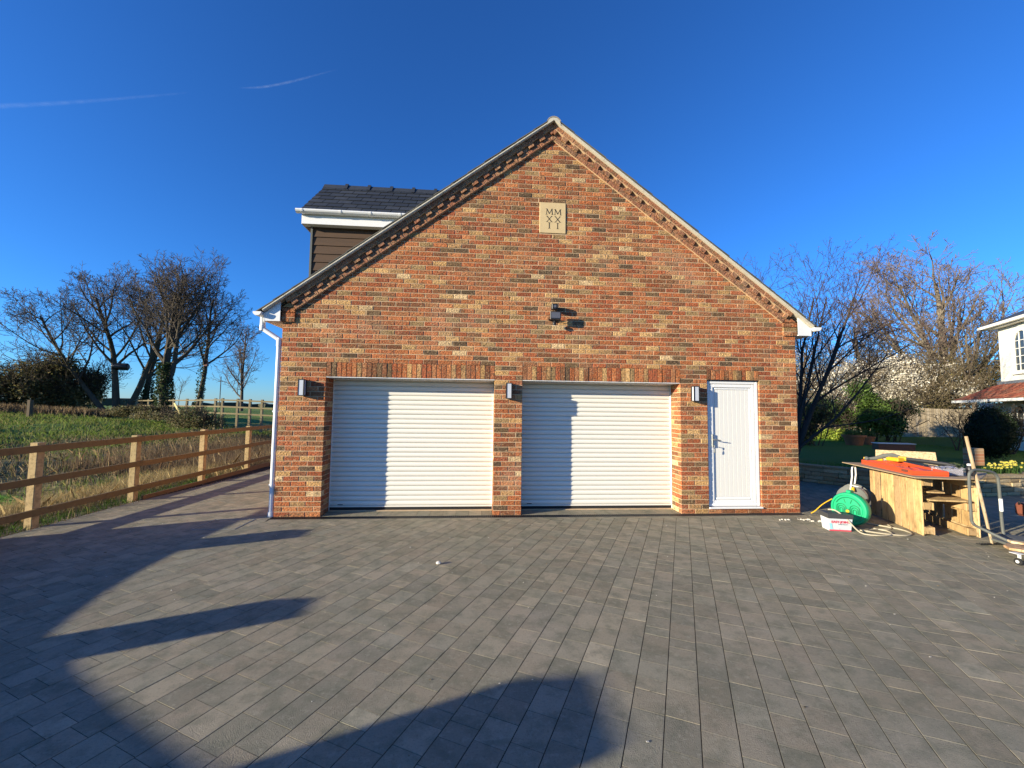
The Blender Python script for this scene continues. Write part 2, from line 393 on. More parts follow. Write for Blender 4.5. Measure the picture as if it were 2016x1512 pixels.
for i,(cx,cy,q,col) in enumerate(blocks):
    b=MB() if i in single else rest
    dz=max(-.0005,min(.001,random.gauss(.0001,.0004))); tx,ty=[max(-.003,min(.003,random.gauss(0,.0014))) for _ in (0,1)]
    fn=lambda u,v,d,cx=cx,cy=cy,dz=dz,tx=tx,ty=ty:(u,v,-d+dz+(u-cx)*tx+(v-cy)*ty if d<.02 else -d)
    b.prism(q,fn,0,.024,.0004,0.0,col)
    if i in single: b.build('paving_block',PAVE,drive)
rest.build('paving_blocks',PAVE,drive,kind='stuff')
# channel drain
dr=thing('channel_drain','narrow black slotted channel drain running along the foot of the brick garage','drain',(4.2,-.09,0))
MB().box(-.02,-.140,-.022,8.30,-.012,-.0085).build('channel',JOINT,dr)
b=MB()
b.box(-.02,-.141,-.008,8.30,-.132,.003); b.box(-.02,-.022,-.008,8.30,-.013,.003)
x=-.01
while x<8.29: b.box(x,-.132,-.008,x+.012,-.022,.0025); x+=.030
b.build('grate',BLACKP,dr)
# drain access cover edge (sunk paving tray left of the corner)
mh=thing('access_cover','recessed paved inspection cover with thin steel edge beside the garage corner','drain cover',(-.35,-.30,0))
b=MB(); 
for (x0,y0,x1,y1) in ((-.75,-.62,-.74,-.12),(-.20,-.62,-.19,-.12),(-.75,-.625,-.19,-.615),(-.75,-.125,-.19,-.115)): b.box(x0,y0,-.01,x1,y1,.004)
b.build('steel_edge',STEEL,mh)

# ================================================================ GARAGE
GW=8.306; AX=GW/2; SL=.749; APEX=6.085
garage=thing('garage','two-door red and buff brick garage with a steep gable, stone date plaque and dormer','garage',(AX,0,0))
def rake(x,off=0.0): return APEX+off-SL*abs(x-AX)
BP=GW/37
BCOL=[tuple(q*.90*k for q,k in zip(c,(1.10,.96,.78))) for c in [(.44,.150,.068),(.47,.175,.080),(.39,.120,.060),(.40,.155,.082),(.33,.10,.056),(.52,.22,.105),(.28,.13,.075),(.22,.10,.062),(.62,.43,.22),(.56,.37,.18),(.46,.30,.16),(.16,.115,.075),(.10,.078,.06),(.34,.25,.14),(.70,.56,.36),(.44,.21,.115)]]
BWT=[9,8,9,8,7,5,7,6,3.2,4,4,3.6,2.6,4,1.3,8]
def brickcol(): 
    c=random.choices(BCOL,BWT)[0]; c=tuple(.92*a+.08*b_ for a,b_ in zip(c,(.38,.17,.072))); k=random.uniform(.84,1.16); return tuple(q*k for q in c)
OPEN=[(.6735,3.252,2.1),(3.692,6.284,2.1)]
DOOR=(6.745,7.645,.078,2.16)
def courses():
    """list of (poly, kindflag) in xz"""
    out=[]
    for i in range(0,82):
        z0=.075*i+.002; z1=z0+.065
        zs=(z0+z1)/2
        iv=[(0.0,GW)]
        def cut(a,b):
            n=[]
            for s,e in iv:
                if b<=s or a>=e: n.append((s,e)); continue
                if a-s>.03: n.append((s,a))
                if e-b>.03: n.append((b,e))
            return n
        if i<31:
            for a,b_,h in OPEN: iv=cut(a,b_)
        if 1<=i<31: iv=cut(DOOR[0],DOOR[1])
        if 4.50<zs<5.03: iv=cut(3.938,4.380)
        if i>=39: iv=cut(-1,.185) ; 
        if i>=39: iv=cut(GW-.225,GW+1)
        for s,e in iv:
            off=(i%2)*BP/2
            js=[k*BP-off for k in range(0,40)]
            js=[j for j in js if s+.045<j<e-.045]
            ed=[s]+js+[e]
            for k in range(len(ed)-1):
                a=ed[k]+(.0 if k==0 and s<1e-6 or ed[k] in (s,) else .005); b_=ed[k+1]-(.0 if ed[k+1]==e else .005)
                if ed[k]==s and s>1e-6 and (4.5<zs<5.03): a+=.004
                q=[(a,z0),(b_,z0),(b_,z1),(a,z1)]
                q=clip(q,SL,1,APEX+.02+SL*AX); 
                if len(q)>2: q=clip(q,-SL,1,APEX+.02-SL*AX)
                if parea(q)<.0006: continue
                left_corner = (ed[k]==s and i<31 and s>.5) ; right_corner=(ed[k+1]==e and i<31 and e<8)
                out.append((q,b_-a,left_corner,right_corner,i,e,s))
    return out
random.seed(11)
front=lambda u,v,d:(u,d,v)
def front_j(): 
    o=random.gauss(0,.0012); tx=random.gauss(0,.005); tz=random.gauss(0,.010)
    return o,tx,tz
brs=[]
reveal=MB()
for (q,wd,lc,rc,i,e,s) in courses():
    brs.append((q,wd,lc,rc,i,e,s,brickcol()))
order=sorted(range(len(brs)),key=lambda k:-vis_size(sum(p_[0] for p_ in brs[k][0])/len(brs[k][0]),0,brs[k][0][0][1],parea(brs[k][0]),(0,1,0)))
single=set(order[:300]); rest=MB()
for k,(q,wd,lc,rc,i,e,s,col) in enumerate(brs):
    b=MB() if k in single else rest
    cx=sum(p_[0] for p_ in q)/len(q); cz=sum(p_[1] for p_ in q)/len(q)
    o,tx,tz=front_j()
    dep=.1025
    if (lc or rc): dep=.215 if wd<.16 else .1025
    fn=lambda u,v,d,cx=cx,cz=cz,o=o,tx=tx,tz=tz:(u,d+(o+(u-cx)*tx+(v-cz)*tz if d<.05 else 0),v)
    b.prism(q,fn,-.001,dep,.0035,.0012,col)
    if k in single: b.build('brick',BRICK,garage)
    # return bricks in the door reveals
    if (lc or rc) and i<28:
        y0=dep+.01; xe=q[0][0] if lc and not rc else None
        for side in (('L',) if lc else ())+(('R',) if rc else ()):
            deepest=.36 if (side=='R' and e<6.6) or (side=='L' and s<6.6 and s>.7) else .07
            # piers: which openings do the edges border
            if side=='R': deepest=.36 if (e<6.0) else .07
            if side=='L': deepest=.36 if (s<6.5) else .07
            if deepest-y0<.03: continue
            z0=q[0][1]; z1=z0+.065
            if side=='L': rest.bbox(s,y0,z0,s+.10,deepest,z1,.003,brickcol())
            else: rest.bbox(e-.10,y0,z0,e,deepest,z1,.003,brickcol())
rest.build('brick_courses',BRICK,garage,kind='stuff')
# mortar body: front skin with openings
mb=MB(); MY=.0045; ZT=2.33
def mwall(x0,x1,z0,z1): mb.box(x0,MY,z0,x1,.10,z1)
mwall(.004,.670,-.02,2.1);
# piers full depth
for x0,x1 in ((.004,.669),(3.256,3.688),(6.288,6.741)): mb.box(x0+.0005,.1005,-.02,x1-.0005,.358,2.099)
mwall(3.256,3.688,-.02,2.1); mwall(6.288,6.741,-.02,2.1); mwall(7.649,GW-.004,-.02,2.1)
mb.box(6.742,MY,-.02,7.648,.10,.072)
mwall(.004,GW-.004,2.325,3.10)
for x0,x1 in ((.004,.67),(3.256,3.688),(6.288,6.741),(7.649,GW-.004)): mwall(x0,x1,2.1005,2.3245)
for a,b_ in ((.67,3.256),(3.688,6.288)): mb.box(a,.012,2.104,b_,.10,2.3245)
mb.box(6.742,.012,2.164,7.648,.10,2.3245)
# gable triangle
tri=[(.004,3.1005),(GW-.004,3.1005),(GW-.004,rake(GW)+.16),(AX,APEX+.16),(.004,rake(0)+.16)]
mb.prism(tri,front,MY,.10)
# side and back walls behind
mb.box(.004,.1005,-.02,.104,6.0,3.1,m=0); mb.box(GW-.104,.1005,-.02,GW-.004,6.0,3.1); mb.box(.105,5.9,-.02,GW-.105,6.0,3.1); mb.prism([(.004,3.1005),(GW-.004,3.1005),(AX,rake(AX)+.16)],lambda u,v,d:(u,5.9+d,v),0,.1)
mb.build('mortar',MORTAR,garage)
# side wall brickwork skins (edge-on from the photograph)
SIDEB=bpy.data.materials.new('side_brickwork'); SIDEB.use_nodes=True
def sideb():
    t=SIDEB.node_tree; N=t.nodes; L=t.links; b=N['Principled BSDF']; b.inputs['Roughness'].default_value=.9
    tc=N.new('ShaderNodeTexCoord'); sp=N.new('ShaderNodeSeparateXYZ'); cb=N.new('ShaderNodeCombineXYZ')
    L.new(tc.outputs['Object'],sp.inputs[0]); L.new(sp.outputs[1],cb.inputs[0]); L.new(sp.outputs[2],cb.inputs[1])
    br=N.new('ShaderNodeTexBrick'); L.new(cb.outputs[0],br.inputs[0]); br.inputs['Scale'].default_value=1
    br.inputs['Brick Width'].default_value=.225; br.inputs['Row Height'].default_value=.075; br.inputs['Mortar Size'].default_value=.005
    br.inputs['Color1'].default_value=(.42,.14,.06,1); br.inputs['Color2'].default_value=(.40,.26,.13,1); br.inputs['Mortar'].default_value=(.5,.36,.22,1)
    L.new(br.outputs[0],b.inputs[0])
sideb()
b=MB(); b.box(-.002,.216,0,.003,6.0,3.1); b.box(GW-.003,.216,0,GW+.002,6.0,3.1); b.build('side_wall',SIDEB,garage)
# corner quoin bricks on the two outer corners (returns)
b=MB()
for i in range(41):
    z0=.075*i+.002; L=.1025 if i%2==0 else .215
    b.bbox(-.003,.006,z0,.05,L,z0+.065,.003,brickcol()); b.bbox(GW-.05,.006,z0,GW+.003,L,z0+.065,.003,brickcol())
b.build('corner_bricks',BRICK,garage,kind='stuff')
# soldier courses
def soldiers(x0,x1,z0,z1,n,name='soldier_brick'):
    p=(x1-x0)/n
    for k in range(n):
        a=x0+k*p+.005; c=x0+(k+1)*p-.005
        o=random.gauss(0,.002); tx=random.gauss(0,.03)
        fn=lambda u,v,d,a=a,o=o,tx=tx:(u,d+(o+(u-a)*tx if d<.05 else 0),v)
        MB().prism([(a,z0),(c,z0),(c,z1),(a,z1)],fn,-.003,.0995,.0035,.0012,brickcol()).build(name,BRICK,garage)
soldiers(.6735,3.252,2.105,2.322,34); soldiers(3.692,6.284,2.105,2.322,34); soldiers(6.745,7.645,2.166,2.322,12)
# lintel plates: thin white strip under soldiers + soffit
b=MB()
for a,c in OPEN[0][:2],OPEN[1][:2]:
    b.box(a+.003,.004,2.093,c-.003,.10,2.103); b.box(a+.003,.105,2.085,c-.003,.352,2.1035)
b.build('lintel_plate',WHITE,garage)
MB().box(6.75,.003,2.153,7.64,.06,2.1635).build('lintel_plate',BLACKP,garage)
# ---- raking corbel bands
U=(math.cos(math.atan(SL)),math.sin(math.atan(SL)))
def rk(side):
    s=-1 if side=='L' else 1
    def fn(t,h,d): # t distance down from the apex along the slope, h perpendicular up, d depth (y)
        return (AX+s*(t*U[0]+h*U[1]), d, APEX-t*U[1]+h*U[0])
    return fn
TL=(AX-.20)/U[0]
for side in 'LR':
    fn=rk(side); T=TL if side=='L' else (AX-.235)/U[0]
    def piece(t0,t1,h0,h1,yf,name):
        q=[(t0,h0),(t1,h0),(t1,h1),(t0,h1)]
        # mitre at the apex: keep on own side  (t*U0+h*U1>=0.004)
        q=clip(q,-U[0],-U[1],-.004)
        if len(q)<3 or parea(q)<.0005: return
        f2=(lambda u,v,d:fn(u,v,d))
        c=tuple(.9*a+.1*b_ for a,b_ in zip(random.choice([(.38,.17,.09),(.33,.14,.08),(.42,.22,.12),(.30,.15,.09)]),brickcol())); b=MB(); b.prism(q if side=='R' else q[::-1],f2,yf+random.gauss(0,.0015),.098,.003,.001,c); 
        b.build(name,BRICK,garage,recalc=True)
    t=-.20; k=0
    while t<T-.02:
        e=min(t+.215,T); piece(t,e,0,.065,-.036,'band_brick'); t+=.225
    t=-.12
    while t<T-.03:
        e=min(t+.1025,T); piece(t,e,.073,.139,-.062,'dentil_brick')
        e2=min(t+.215,T); 
        if t+.1125<T-.02: piece(t+.1125,e2,.073,.139,-.030,'recessed_brick')
        t+=.225
    t=-.15
    while t<T+.02:
        e=min(t+.215,T+.04); piece(t,e,.147,.212,-.072,'band_brick'); t+=.225
    # mortar bed behind the bands
    q=[(-.2,-.004),(T,-.004),(T,.214),(-.2,.214)]; q=clip(q,-U[0],-U[1],-.002)
    MB().prism(q if side=='R' else q[::-1],fn,-.022,.02).build('band_mortar',MORTAR,garage,recalc=True)
    MB().prism([(p_[0],p_[1]) for p_ in clip([(-.2,.141),(T,.141),(T,.215),(-.2,.215)],-U[0],-U[1],-.002)],fn,-.064,.02).build('band_mortar',MORTAR,garage,recalc=True)
# kneelers
for (x0,x1) in ((-.012,.185),(GW-.225,GW+.012)):
    bm_=MB().box(x0+.004,-.026,2.928,x1-.004,.004,3.05+.0); bm_.build('kneeler_mortar',MORTAR,garage)
    i=39
    while True:
        z0=.075*i+.002; z1=z0+.065
        zl=lambda x:rake(x,.185)
        q=[(x0,z0),(x1,z0),(x1,z1),(x0,z1)]
        parts=[(x0,x0+(x1-x0)*.62-.005),(x0+(x1-x0)*.62+.005,x1)] if i%2 else [(x0,x1)]
        any_=False
        for a,c in parts:
            q=[(a,z0),(c,z0),(c,z1),(a,z1)]
            q=clip(q,SL,1,APEX+.185+SL*AX); q=clip(q,-SL,1,APEX+.185-SL*AX) if len(q)>2 else q
            if parea(q)>.0006:
                any_=True; MB().prism(q,front,-.031,.098,.003,.001,brickcol()).build('kneeler_brick',BRICK,garage)
        i+=1
        if not any_ or i>48: break
# ---- main roof
EX0=-.27; RZ=lambda x,off=0:APEX+.262+off-SL*abs(x-AX)   # underside line vertical offset
def rprism(side,x_eave,z0off,z1off,y0,y1,name,mt,col=(1,1,1)):
    s=-1 if side=='L' else 1
    xs0=AX; xe=AX+s*(AX-x_eave)
    vs=[(xs0,RZ(xs0,z0off)),(xe,RZ(xe,z0off)),(xe,RZ(xe,z1off)),(xs0,RZ(xs0,z1off))]
    b=MB(); v=[(x,y0,z) for x,z in vs]+[(x,y1,z) for x,z in vs]
    b.add(v,[(0,1,2,3),(7,6,5,4),(0,4,5,1),(1,5,6,2),(2,6,7,3),(3,7,4,0)],col)
    return b.build(name,mt,garage,recalc=True)
for side in 'LR':
    rprism(side,-.24,.004,.020,-.115,6.1,'undercloak',VERGE)
    rprism(side,-.25,.0215,.043,-.122,6.1,'verge_bedding',VERGE)
    s=-1 if side=='L' else 1
    # tile courses stepping down the slope
    n=17; L=(AX+.29)/U[0]; g=L/n
    for k in range(n):
        t0=k*g+.02; t1=(k+1)*g+.05
        def P(t,h,y): return (AX+s*t*U[0]+s*h*U[1]*1.0, y, APEX+.262-t*U[1]+h*U[0])
        j=random.uniform(-.008,.010)
        y0=-.120+j; y1=6.12
        h0a=.044+.012;h0b=.044+.0015; hh=.012
        vs=[P(t0,h0b,y0),P(t1,h0a,y0),P(t1,h0a+hh,y0),P(t0,h0b+hh,y0)]
        vs+=[(q[0],y1,q[2]) for q in vs]
        c=random.choice([(.10,.10,.09),(.13,.12,.10),(.085,.085,.08)])
        MB().add(vs,[(0,1,2,3),(7,6,5,4),(0,4,5,1),(1,5,6,2),(2,6,7,3),(3,7,4,0)],c).build('roof_tile',TILE,garage,recalc=True)
# ridge tiles
y=-.13
while y<6.0:
    e=y+.45; b=MB(); n=9; vs=[]
    for yy in (y,e-.006):
        for r in (.125,.110):
            for j in range(n):
                a=math.pi*(.13+.74*j/(n-1)); vs.append((AX+r*math.cos(a),yy,APEX+.205+r*math.sin(a)*1.05))
    fs=[]
    for j in range(n-1):
        fs+= [(j,j+1,2*n+j+1,2*n+j),(n+j,3*n+j,3*n+j+1,n+j+1),(j,n+j,n+j+1,j+1),(2*n+j,2*n+j+1,3*n+j+1,3*n+j)]
    fs+=[(0,2*n,3*n,n),(n-1,2*n-1,4*n-1,3*n-1)]
    b.add(vs,fs,(.30,.27,.22)).build('ridge_tile',TILE,garage,recalc=True); y+=.45
# mortar fill in the ridge end
q=[(AX+.108*math.cos(math.pi*(.10+.80*j/8)),APEX+.205+.108*math.sin(math.pi*(.10+.80*j/8))) for j in range(9)]+[(AX-.11,APEX+.19),(AX,APEX+.27),(AX+.11,APEX+.19)]
MB().prism(q[::-1],front,-.128,-.05).build('ridge_mortar',VERGE,garage,recalc=True)
# box ends, fascia, soffit, gutters, downpipes
def gutter_profile(cx,cz,r=.058):
    return [(cx-r,cz),(cx-r*1.02,cz-.02),(cx-r*.8,cz-r*.72),(cx-r*.35,cz-r*1.02),(cx+r*.35,cz-r*1.02),(cx+r*.8,cz-r*.72),(cx+r*1.02,cz-.02),(cx+r,cz)]
for side in 'LR':
    s=1 if side=='L' else -1; X=lambda x:(x if side=='L' else GW-x)
    wx=.245 if side=='L' else .235
    # box end (polygon follows the rake)
    pts=[(-wx,2.928),(-.016,2.928),(-.016,rake(0,.262)-.005),(-wx,rake(-wx,.262)-.005)]
    pts=[(X(a),b_) for a,b_ in pts]
    MB().prism(pts,front,-.060,-.048).build('box_end',WHITE,garage,recalc=True)
    b=MB(); a,c=sorted((X(-wx-.010),X(-wx+.008))); b.box(a,-.062,2.925,c,6.1,rake(-wx,.262)-.002); b.build('fascia',WHITE,garage)
    a,c=sorted((X(-wx+.010),X(-.018))); MB().box(a,-.046,2.932,c,6.1,2.944).build('soffit',WHITE,garage)
    # gutter
    gx=-wx-.012-.060; prof=[(X(p_[0]),p_[1]) for p_ in gutter_profile(gx,rake(-wx,.262)+.0)]
    inner=[(X(gx)+(p_[0]-X(gx))*.93,p_[1]+.003) for p_ in prof]
    b=MB(); y0,y1=-.13,6.1; n=len(prof)
    vs=[(p_[0],y0,p_[1]) for p_ in prof]+[(p_[0],y1,p_[1]) for p_ in prof]+[(p_[0],y0,p_[1]) for p_ in inner]+[(p_[0],y1,p_[1]) for p_ in inner]
    fs=[]
    for j in range(n-1): fs+=[(j,j+1,n+j+1,n+j),(2*n+j,3*n+j,3*n+j+1,2*n+j+1),(j,2*n+j,2*n+j+1,j+1)]
    fs+=[(0,n,3*n,2*n),(n-1,3*n-1,4*n-1,2*n-1)]
    b.add(vs,fs); b.add([(p_[0],y0+.002,p_[1]) for p_ in prof],[tuple(range(n))]); b.add([(p_[0],y0-.004,p_[1]) for p_ in prof],[tuple(range(n))])
    b.build('gutter',WHITE,garage,recalc=True)
    # downpipe
    zg=rake(-wx,.262)-.06
    if side=='L':
        py=.03
        b=MB().tube([(X(gx+.01),py,zg+.01),(X(gx+.01),py,zg-.20)],.037,12); b.tube([(X(gx+.012),py,zg-.17),(X(-.052),py,zg-.335)],.034,12)
        b.tube([(X(-.052),py,zg-.31),(X(-.052),py,.055)],.034,12)
        b.tube([(X(gx+.01),py,zg-.12),(X(gx+.01),py,zg-.20)],.041,12); b.tube([(X(-.052),py,zg-.33),(X(-.052),py,zg-.44)],.040,12)
        b.build('downpipe',WHITE,garage,smooth=True)
        b=MB()
        for z in (.45,1.55): b.box(-.10,py-.01,z,-.006,py+.05,z+.025)
        b.tube([(-.052,py,.0),(-.052,py,.07)],.043,12); b.build('pipe_bracket',WHITE,garage)
    else:
        py=.40
        b=MB().tube([(X(gx+.01),py,zg+.01),(X(gx+.01),py,zg-.16)],.037,12); b.tube([(X(gx+.012),py,zg-.14),(X(-.052),py,zg-.30)],.034,12)
        b.tube([(X(-.052),py,zg-.28),(X(-.052),py,0)],.034,12); b.build('downpipe',WHITE,garage,smooth=True)
# ---- roller doors
def slat_mesh(x0,x1):
    prof=[(.372,0),(.356,.006),(.3505,.020),(.3485,.038),(.3505,.056),(.357,.069),(.366,.0715),(.372,.0755)]
    n=len(prof); b=MB()
    vs=[(x0,y,z) for y,z in prof]+[(x1,y,z) for y,z in prof]
    b.add(vs,[(j,n+j,n+j+1,j+1) for j in range(n-1)])
    me=bpy.data.meshes.new('slat'); me.from_pydata(b.v,[],b.f); me.materials.append(SLATW)
    me.polygons.foreach_set('use_smooth',[True]*len(me.polygons)); me.update()
    if hasattr(me,'set_sharp_from_angle'): me.set_sharp_from_angle(angle=math.radians(50))
    return me
for di,(a,c,h) in enumerate(OPEN):
    rd=MB().box(a+.004,.375,.045,c-.004,.385,2.2).build('roller_door',SLATW,garage,label=('left' if di==0 else 'right')+' white slatted roller door, half in shadow')
    me=slat_mesh(a+.004,c-.004)
    z=.078
    while z<2.1:
        o=bpy.data.objects.new('slat',me); C.objects.link(o); attach(o,rd); o.location=(0,random.uniform(-.0008,.0008),z); z+=.0765
    MB().bbox(a+.006,.345,.055,c-.006,.38,.0775,.003).build('bottom_rail',SLATW,rd)
    MB().box(a+.006,.350,.012,c-.006,.374,.0545).build('rubber_seal',RUBBER,rd)
    for gx0,gx1 in ((a+.001,a+.0035),(c-.0035,c-.001)): MB().box(gx0,.33,.0,gx1,.40,2.09).build('guide_rail',WHITE,rd)
    MB().bbox(a+.13,.344,.090,a+.21,.352,.101,.002).build('lock_badge',BLACKP,rd)
    # threshold
    MB().box(a+.003,.302,-.02,c-.003,.40,.010).build('threshold',MORTAR,rd)
MB().box(.1,.42,0,8.2,.44,2.3).build('inner_lining',RUBBER,garage)
# ---- personnel door
dx0,dx1,dz0,dz1=6.752,7.640,.105,2.150
pd=MB().box(dx0+.06,.062,dz0+.03,dx1-.06,.07,dz1-.05).build('door',DOORW,garage,label='white boarded side door with lever handle and keys in the lock')
def frame(mb,x0,x1,z0,z1,w,y0,y1,b=.006,bw=None):
    bw=bw or w
    mb.bbox(x0,y0,z0,x0+w,y1,z1,b); mb.bbox(x1-w,y0,z0,x1,y1,z1,b)
    mb.bbox(x0+w,y0+.0005,z1-w,x1-w,y1,z1-.0005,b); mb.bbox(x0+w,y0+.0005,z0+.0005,x1-w,y1,z0+bw,b)
frame(f_:=MB(),dx0,dx1,dz0,dz1,.052,.028,.075,.010); f_.build('door_frame',WHITE,pd)
frame(f_:=MB(),dx0+.055,dx1-.055,dz0+.02,dz1-.055,.055,.036,.072,.008,.075); f_.build('sash_frame',WHITE,pd)
frame(f_:=MB(),dx0+.112,dx1-.112,dz0+.098,dz1-.112,.034,.050,.071,.009,.045); f_.build('panel_moulding',WHITE,pd)
n=8; xa,xb=dx0+.147,dx1-.147; p=(xb-xa)/n
for k in range(n): MB().bbox(xa+k*p+.0015,.0565,dz0+.145,xa+(k+1)*p-.0015,.0605,dz1-.148,.0025).build('panel_board',DOORW,pd)
MB().bbox(dx0-.008,-.028,.074,dx1+.012,.060,.100,.006).build('door_sill',WHITE,pd)
b=MB(); b.bbox(dx0+.072,.018,1.06,dx0+.100,.0365,1.27,.005); b.tube([(dx0+.086,.02,1.185),(dx0+.086,-.028,1.185)],.008,8); b.tube([(dx0+.086,-.024,1.185),(dx0+.12,-.030,1.184),(dx0+.20,-.026,1.172)],[.009,.009,.007],8)
b.build('door_handle',STEEL,pd,smooth=True)
b=MB(); b.tube([(dx0+.086,.018,1.085),(dx0+.086,-.02,1.085)],.006,8); b.bbox(dx0+.083,-.03,1.06,dx0+.089,-.018,1.095,.001)
b.tube([(dx0+.086,-.022,1.065),(dx0+.088,-.022,1.03)],.002,5); b.bbox(dx0+.078,-.026,.985,dx0+.098,-.020,1.035,.003); b.bbox(dx0+.084,-.020,.975,dx0+.100,-.015,1.02,.003)
b.build('keys',STEEL,pd)
# plaque
pl=thing('date_plaque','sandstone date plaque carved with roman numerals MM XX II high in the gable','plaque',(4.16,-.008,4.51))
MB().bbox(3.944,-.012,4.512,4.374,.05,5.024,.004).build('stone_slab',STONE,pl)
def text_obj(s,size,loc,rot,mt,parent,name,ext=.001,font=None,align='CENTER'):
    cu=bpy.data.curves.new(name,'FONT'); cu.body=s; cu.size=size; cu.align_x=align; cu.extrude=ext; cu.resolution_u=3
    o=bpy.data.objects.new(name,cu); me=bpy.data.meshes.new_from_object(o); bpy.data.objects.remove(o); me.materials.clear(); me.materials.append(mt)
    me.transform(Matrix.Translation(loc)@rot)
    o=bpy.data.objects.new(name,me); C.objects.link(o)
    attach(o,parent,True); return o
# serif capitals built as strokes
def strokes(ch,cx,z0,h,w,parent):
    b=MB(); y0,y1=-.0145,-.0118
    def seg(x0,z0_,x1,z1_,t):
        dx,dz=x1-x0,z1_-z0_; L=math.hypot(dx,dz); nx,nz=-dz/L*t/2,dx/L*t/2
        q=[(x0+nx,z0_+nz),(x1+nx,z1_+nz),(x1-nx,z1_-nz),(x0-nx,z0_-nz)]
        b.prism(q,front,y0+random.uniform(0,.0004),y1)
    T,S=.011,.006
    if ch=='I': seg(cx,z0,cx,z0+h,T); seg(cx-.017,z0,cx+.017,z0,S); seg(cx-.017,z0+h,cx+.017,z0+h,S)
    if ch=='X':
        seg(cx-w/2,z0+h,cx+w/2,z0,T); seg(cx-w/2,z0,cx+w/2,z0+h,S)
        for sx in (-1,1):
            seg(cx+sx*w/2-.016,z0,cx+sx*w/2+.016,z0,S*.8); seg(cx+sx*w/2-.014,z0+h,cx+sx*w/2+.014,z0+h,S*.8)
    if ch=='M':
        seg(cx-w*.42,z0,cx-w*.36,z0+h,S); seg(cx-w*.36,z0+h,cx,z0+.012,T); seg(cx,z0+.012,cx+w*.36,z0+h,S); seg(cx+w*.36,z0+h,cx+w*.44,z0,T)
        for x in (-w*.42,w*.44): seg(cx+x-.015,z0,cx+x+.015,z0,S*.8)
        seg(cx-w*.36-.018,z0+h,cx-w*.36,z0+h,S*.8); seg(cx+w*.36,z0+h,cx+w*.36+.018,z0+h,S*.8)
    b.build('numeral_'+ch.lower(),INK,parent,recalc=True)
for ch,z0,w in (('M',4.822,.112),('X',4.700,.078),('I',4.590,.05)):
    strokes(ch,4.102,z0,.094,w,pl); strokes(ch,4.240,z0-.003,.094,w,pl)
# ---- wall lanterns
def wall_light(x,label,parent_group='black up-and-down wall lights beside the doors'):
    t=thing('wall_light',label,'wall light',(x,0,1.93),group=parent_group)
    z0,z1=-.130,.120; wv=.046; d=-.105
    b=MB(); b.bbox(-.045,-.012,z0+.02,.045,-.001,z1-.02,.002)
    b.bbox(-wv,d,z1-.012,wv,-.0125,z1,.002); b.bbox(-wv,d,z0,wv,-.0125,z0+.012,.002)
    for sx in (-1,1):
        a,c=sorted((sx*wv,sx*(wv-.013)))
        b.box(a,d+.0005,z0+.012,c,d+.016,z1-.012); b.box(a,-.040,z0+.012,c,-.0125,z1-.012)
    b.box(-wv+.010,-.028,z0+.012,wv-.010,-.014,z1-.012)
    b.build('housing',BLACKP,t,world=False)
    MB().box(-wv+.003,d+.004,z0+.0125,wv-.003,-.031,z1-.0125).build('diffuser',DIFF,t,world=False)
    return t
wall_light(.352,'black box wall light at the left corner of the garage')
wall_light(3.475,'black box wall light on the pier between the two roller doors')
wall_light(6.510,'black box wall light just left of the side door')
# ---- flood light and camera
fl=thing('flood_light','small black floodlight with motion sensor, hung below the camera housing on the gable','floodlight',(4.19,0,3.1))
b=MB(); b.bbox(-.085,-.165,-.045,.085,-.13,.085,.006); b.bbox(-.07,-.13,-.03,.07,-.115,.07,.004)
b.build('lamp_body',BLACKP,fl,world=False)
MB().box(-.070,-.1665,-.020,.070,-.1655,.070).build('lamp_glass',GLASSD,fl,world=False)
b=MB(); b.tube([(-.088,-.145,.0),(-.088,-.03,-.02)],.006,6); b.tube([(.088,-.145,.0),(.088,-.03,-.02)],.006,6); b.box(-.092,-.03,-.03,.092,-.002,-.012); b.box(-.03,-.02,-.055,.03,-.001,.03)
b.tube([(0,-.01,.03),(.012,-.012,.16)],.005,6)
b.build('bracket',BLACKP,fl,world=False)
b=MB(); b.tube([(-.01,-.10,-.045),(-.01,-.10,-.075)],.010,8); b.lathe([(.012,-.13),(.028,-.115),(.030,-.095),(.024,-.075),(.01,-.070)],axis_o=(-.01,-.10,0),n=12)
b.build('motion_sensor',BLACKP,fl,world=False)
MB().lathe([(.004,-.136),(.011,-.132),(.013,-.127)],axis_o=(-.012,-.112,-.001),n=10).build('sensor_lens',WHITE,fl,world=False)
cm=thing('security_camera','stubby black camera housing above the floodlight on the gable','camera',(4.20,0,3.27))
b=MB(); b.bbox(-.065,-.135,-.045,.030,-.055,.050,.008); b.tube([(-.018,-.14,.002),(-.018,-.05,.002)],.040,14); b.build('camera_body',BLACKP,cm,world=False)
MB().tube([(-.018,-.144,.002),(-.018,-.139,.002)],.022,14).build('lens',GLASSD,cm,world=False)
MB().bbox(-.03,-.06,-.03,.03,-.002,.03,.003).build('mount',BLACKP,cm,world=False)

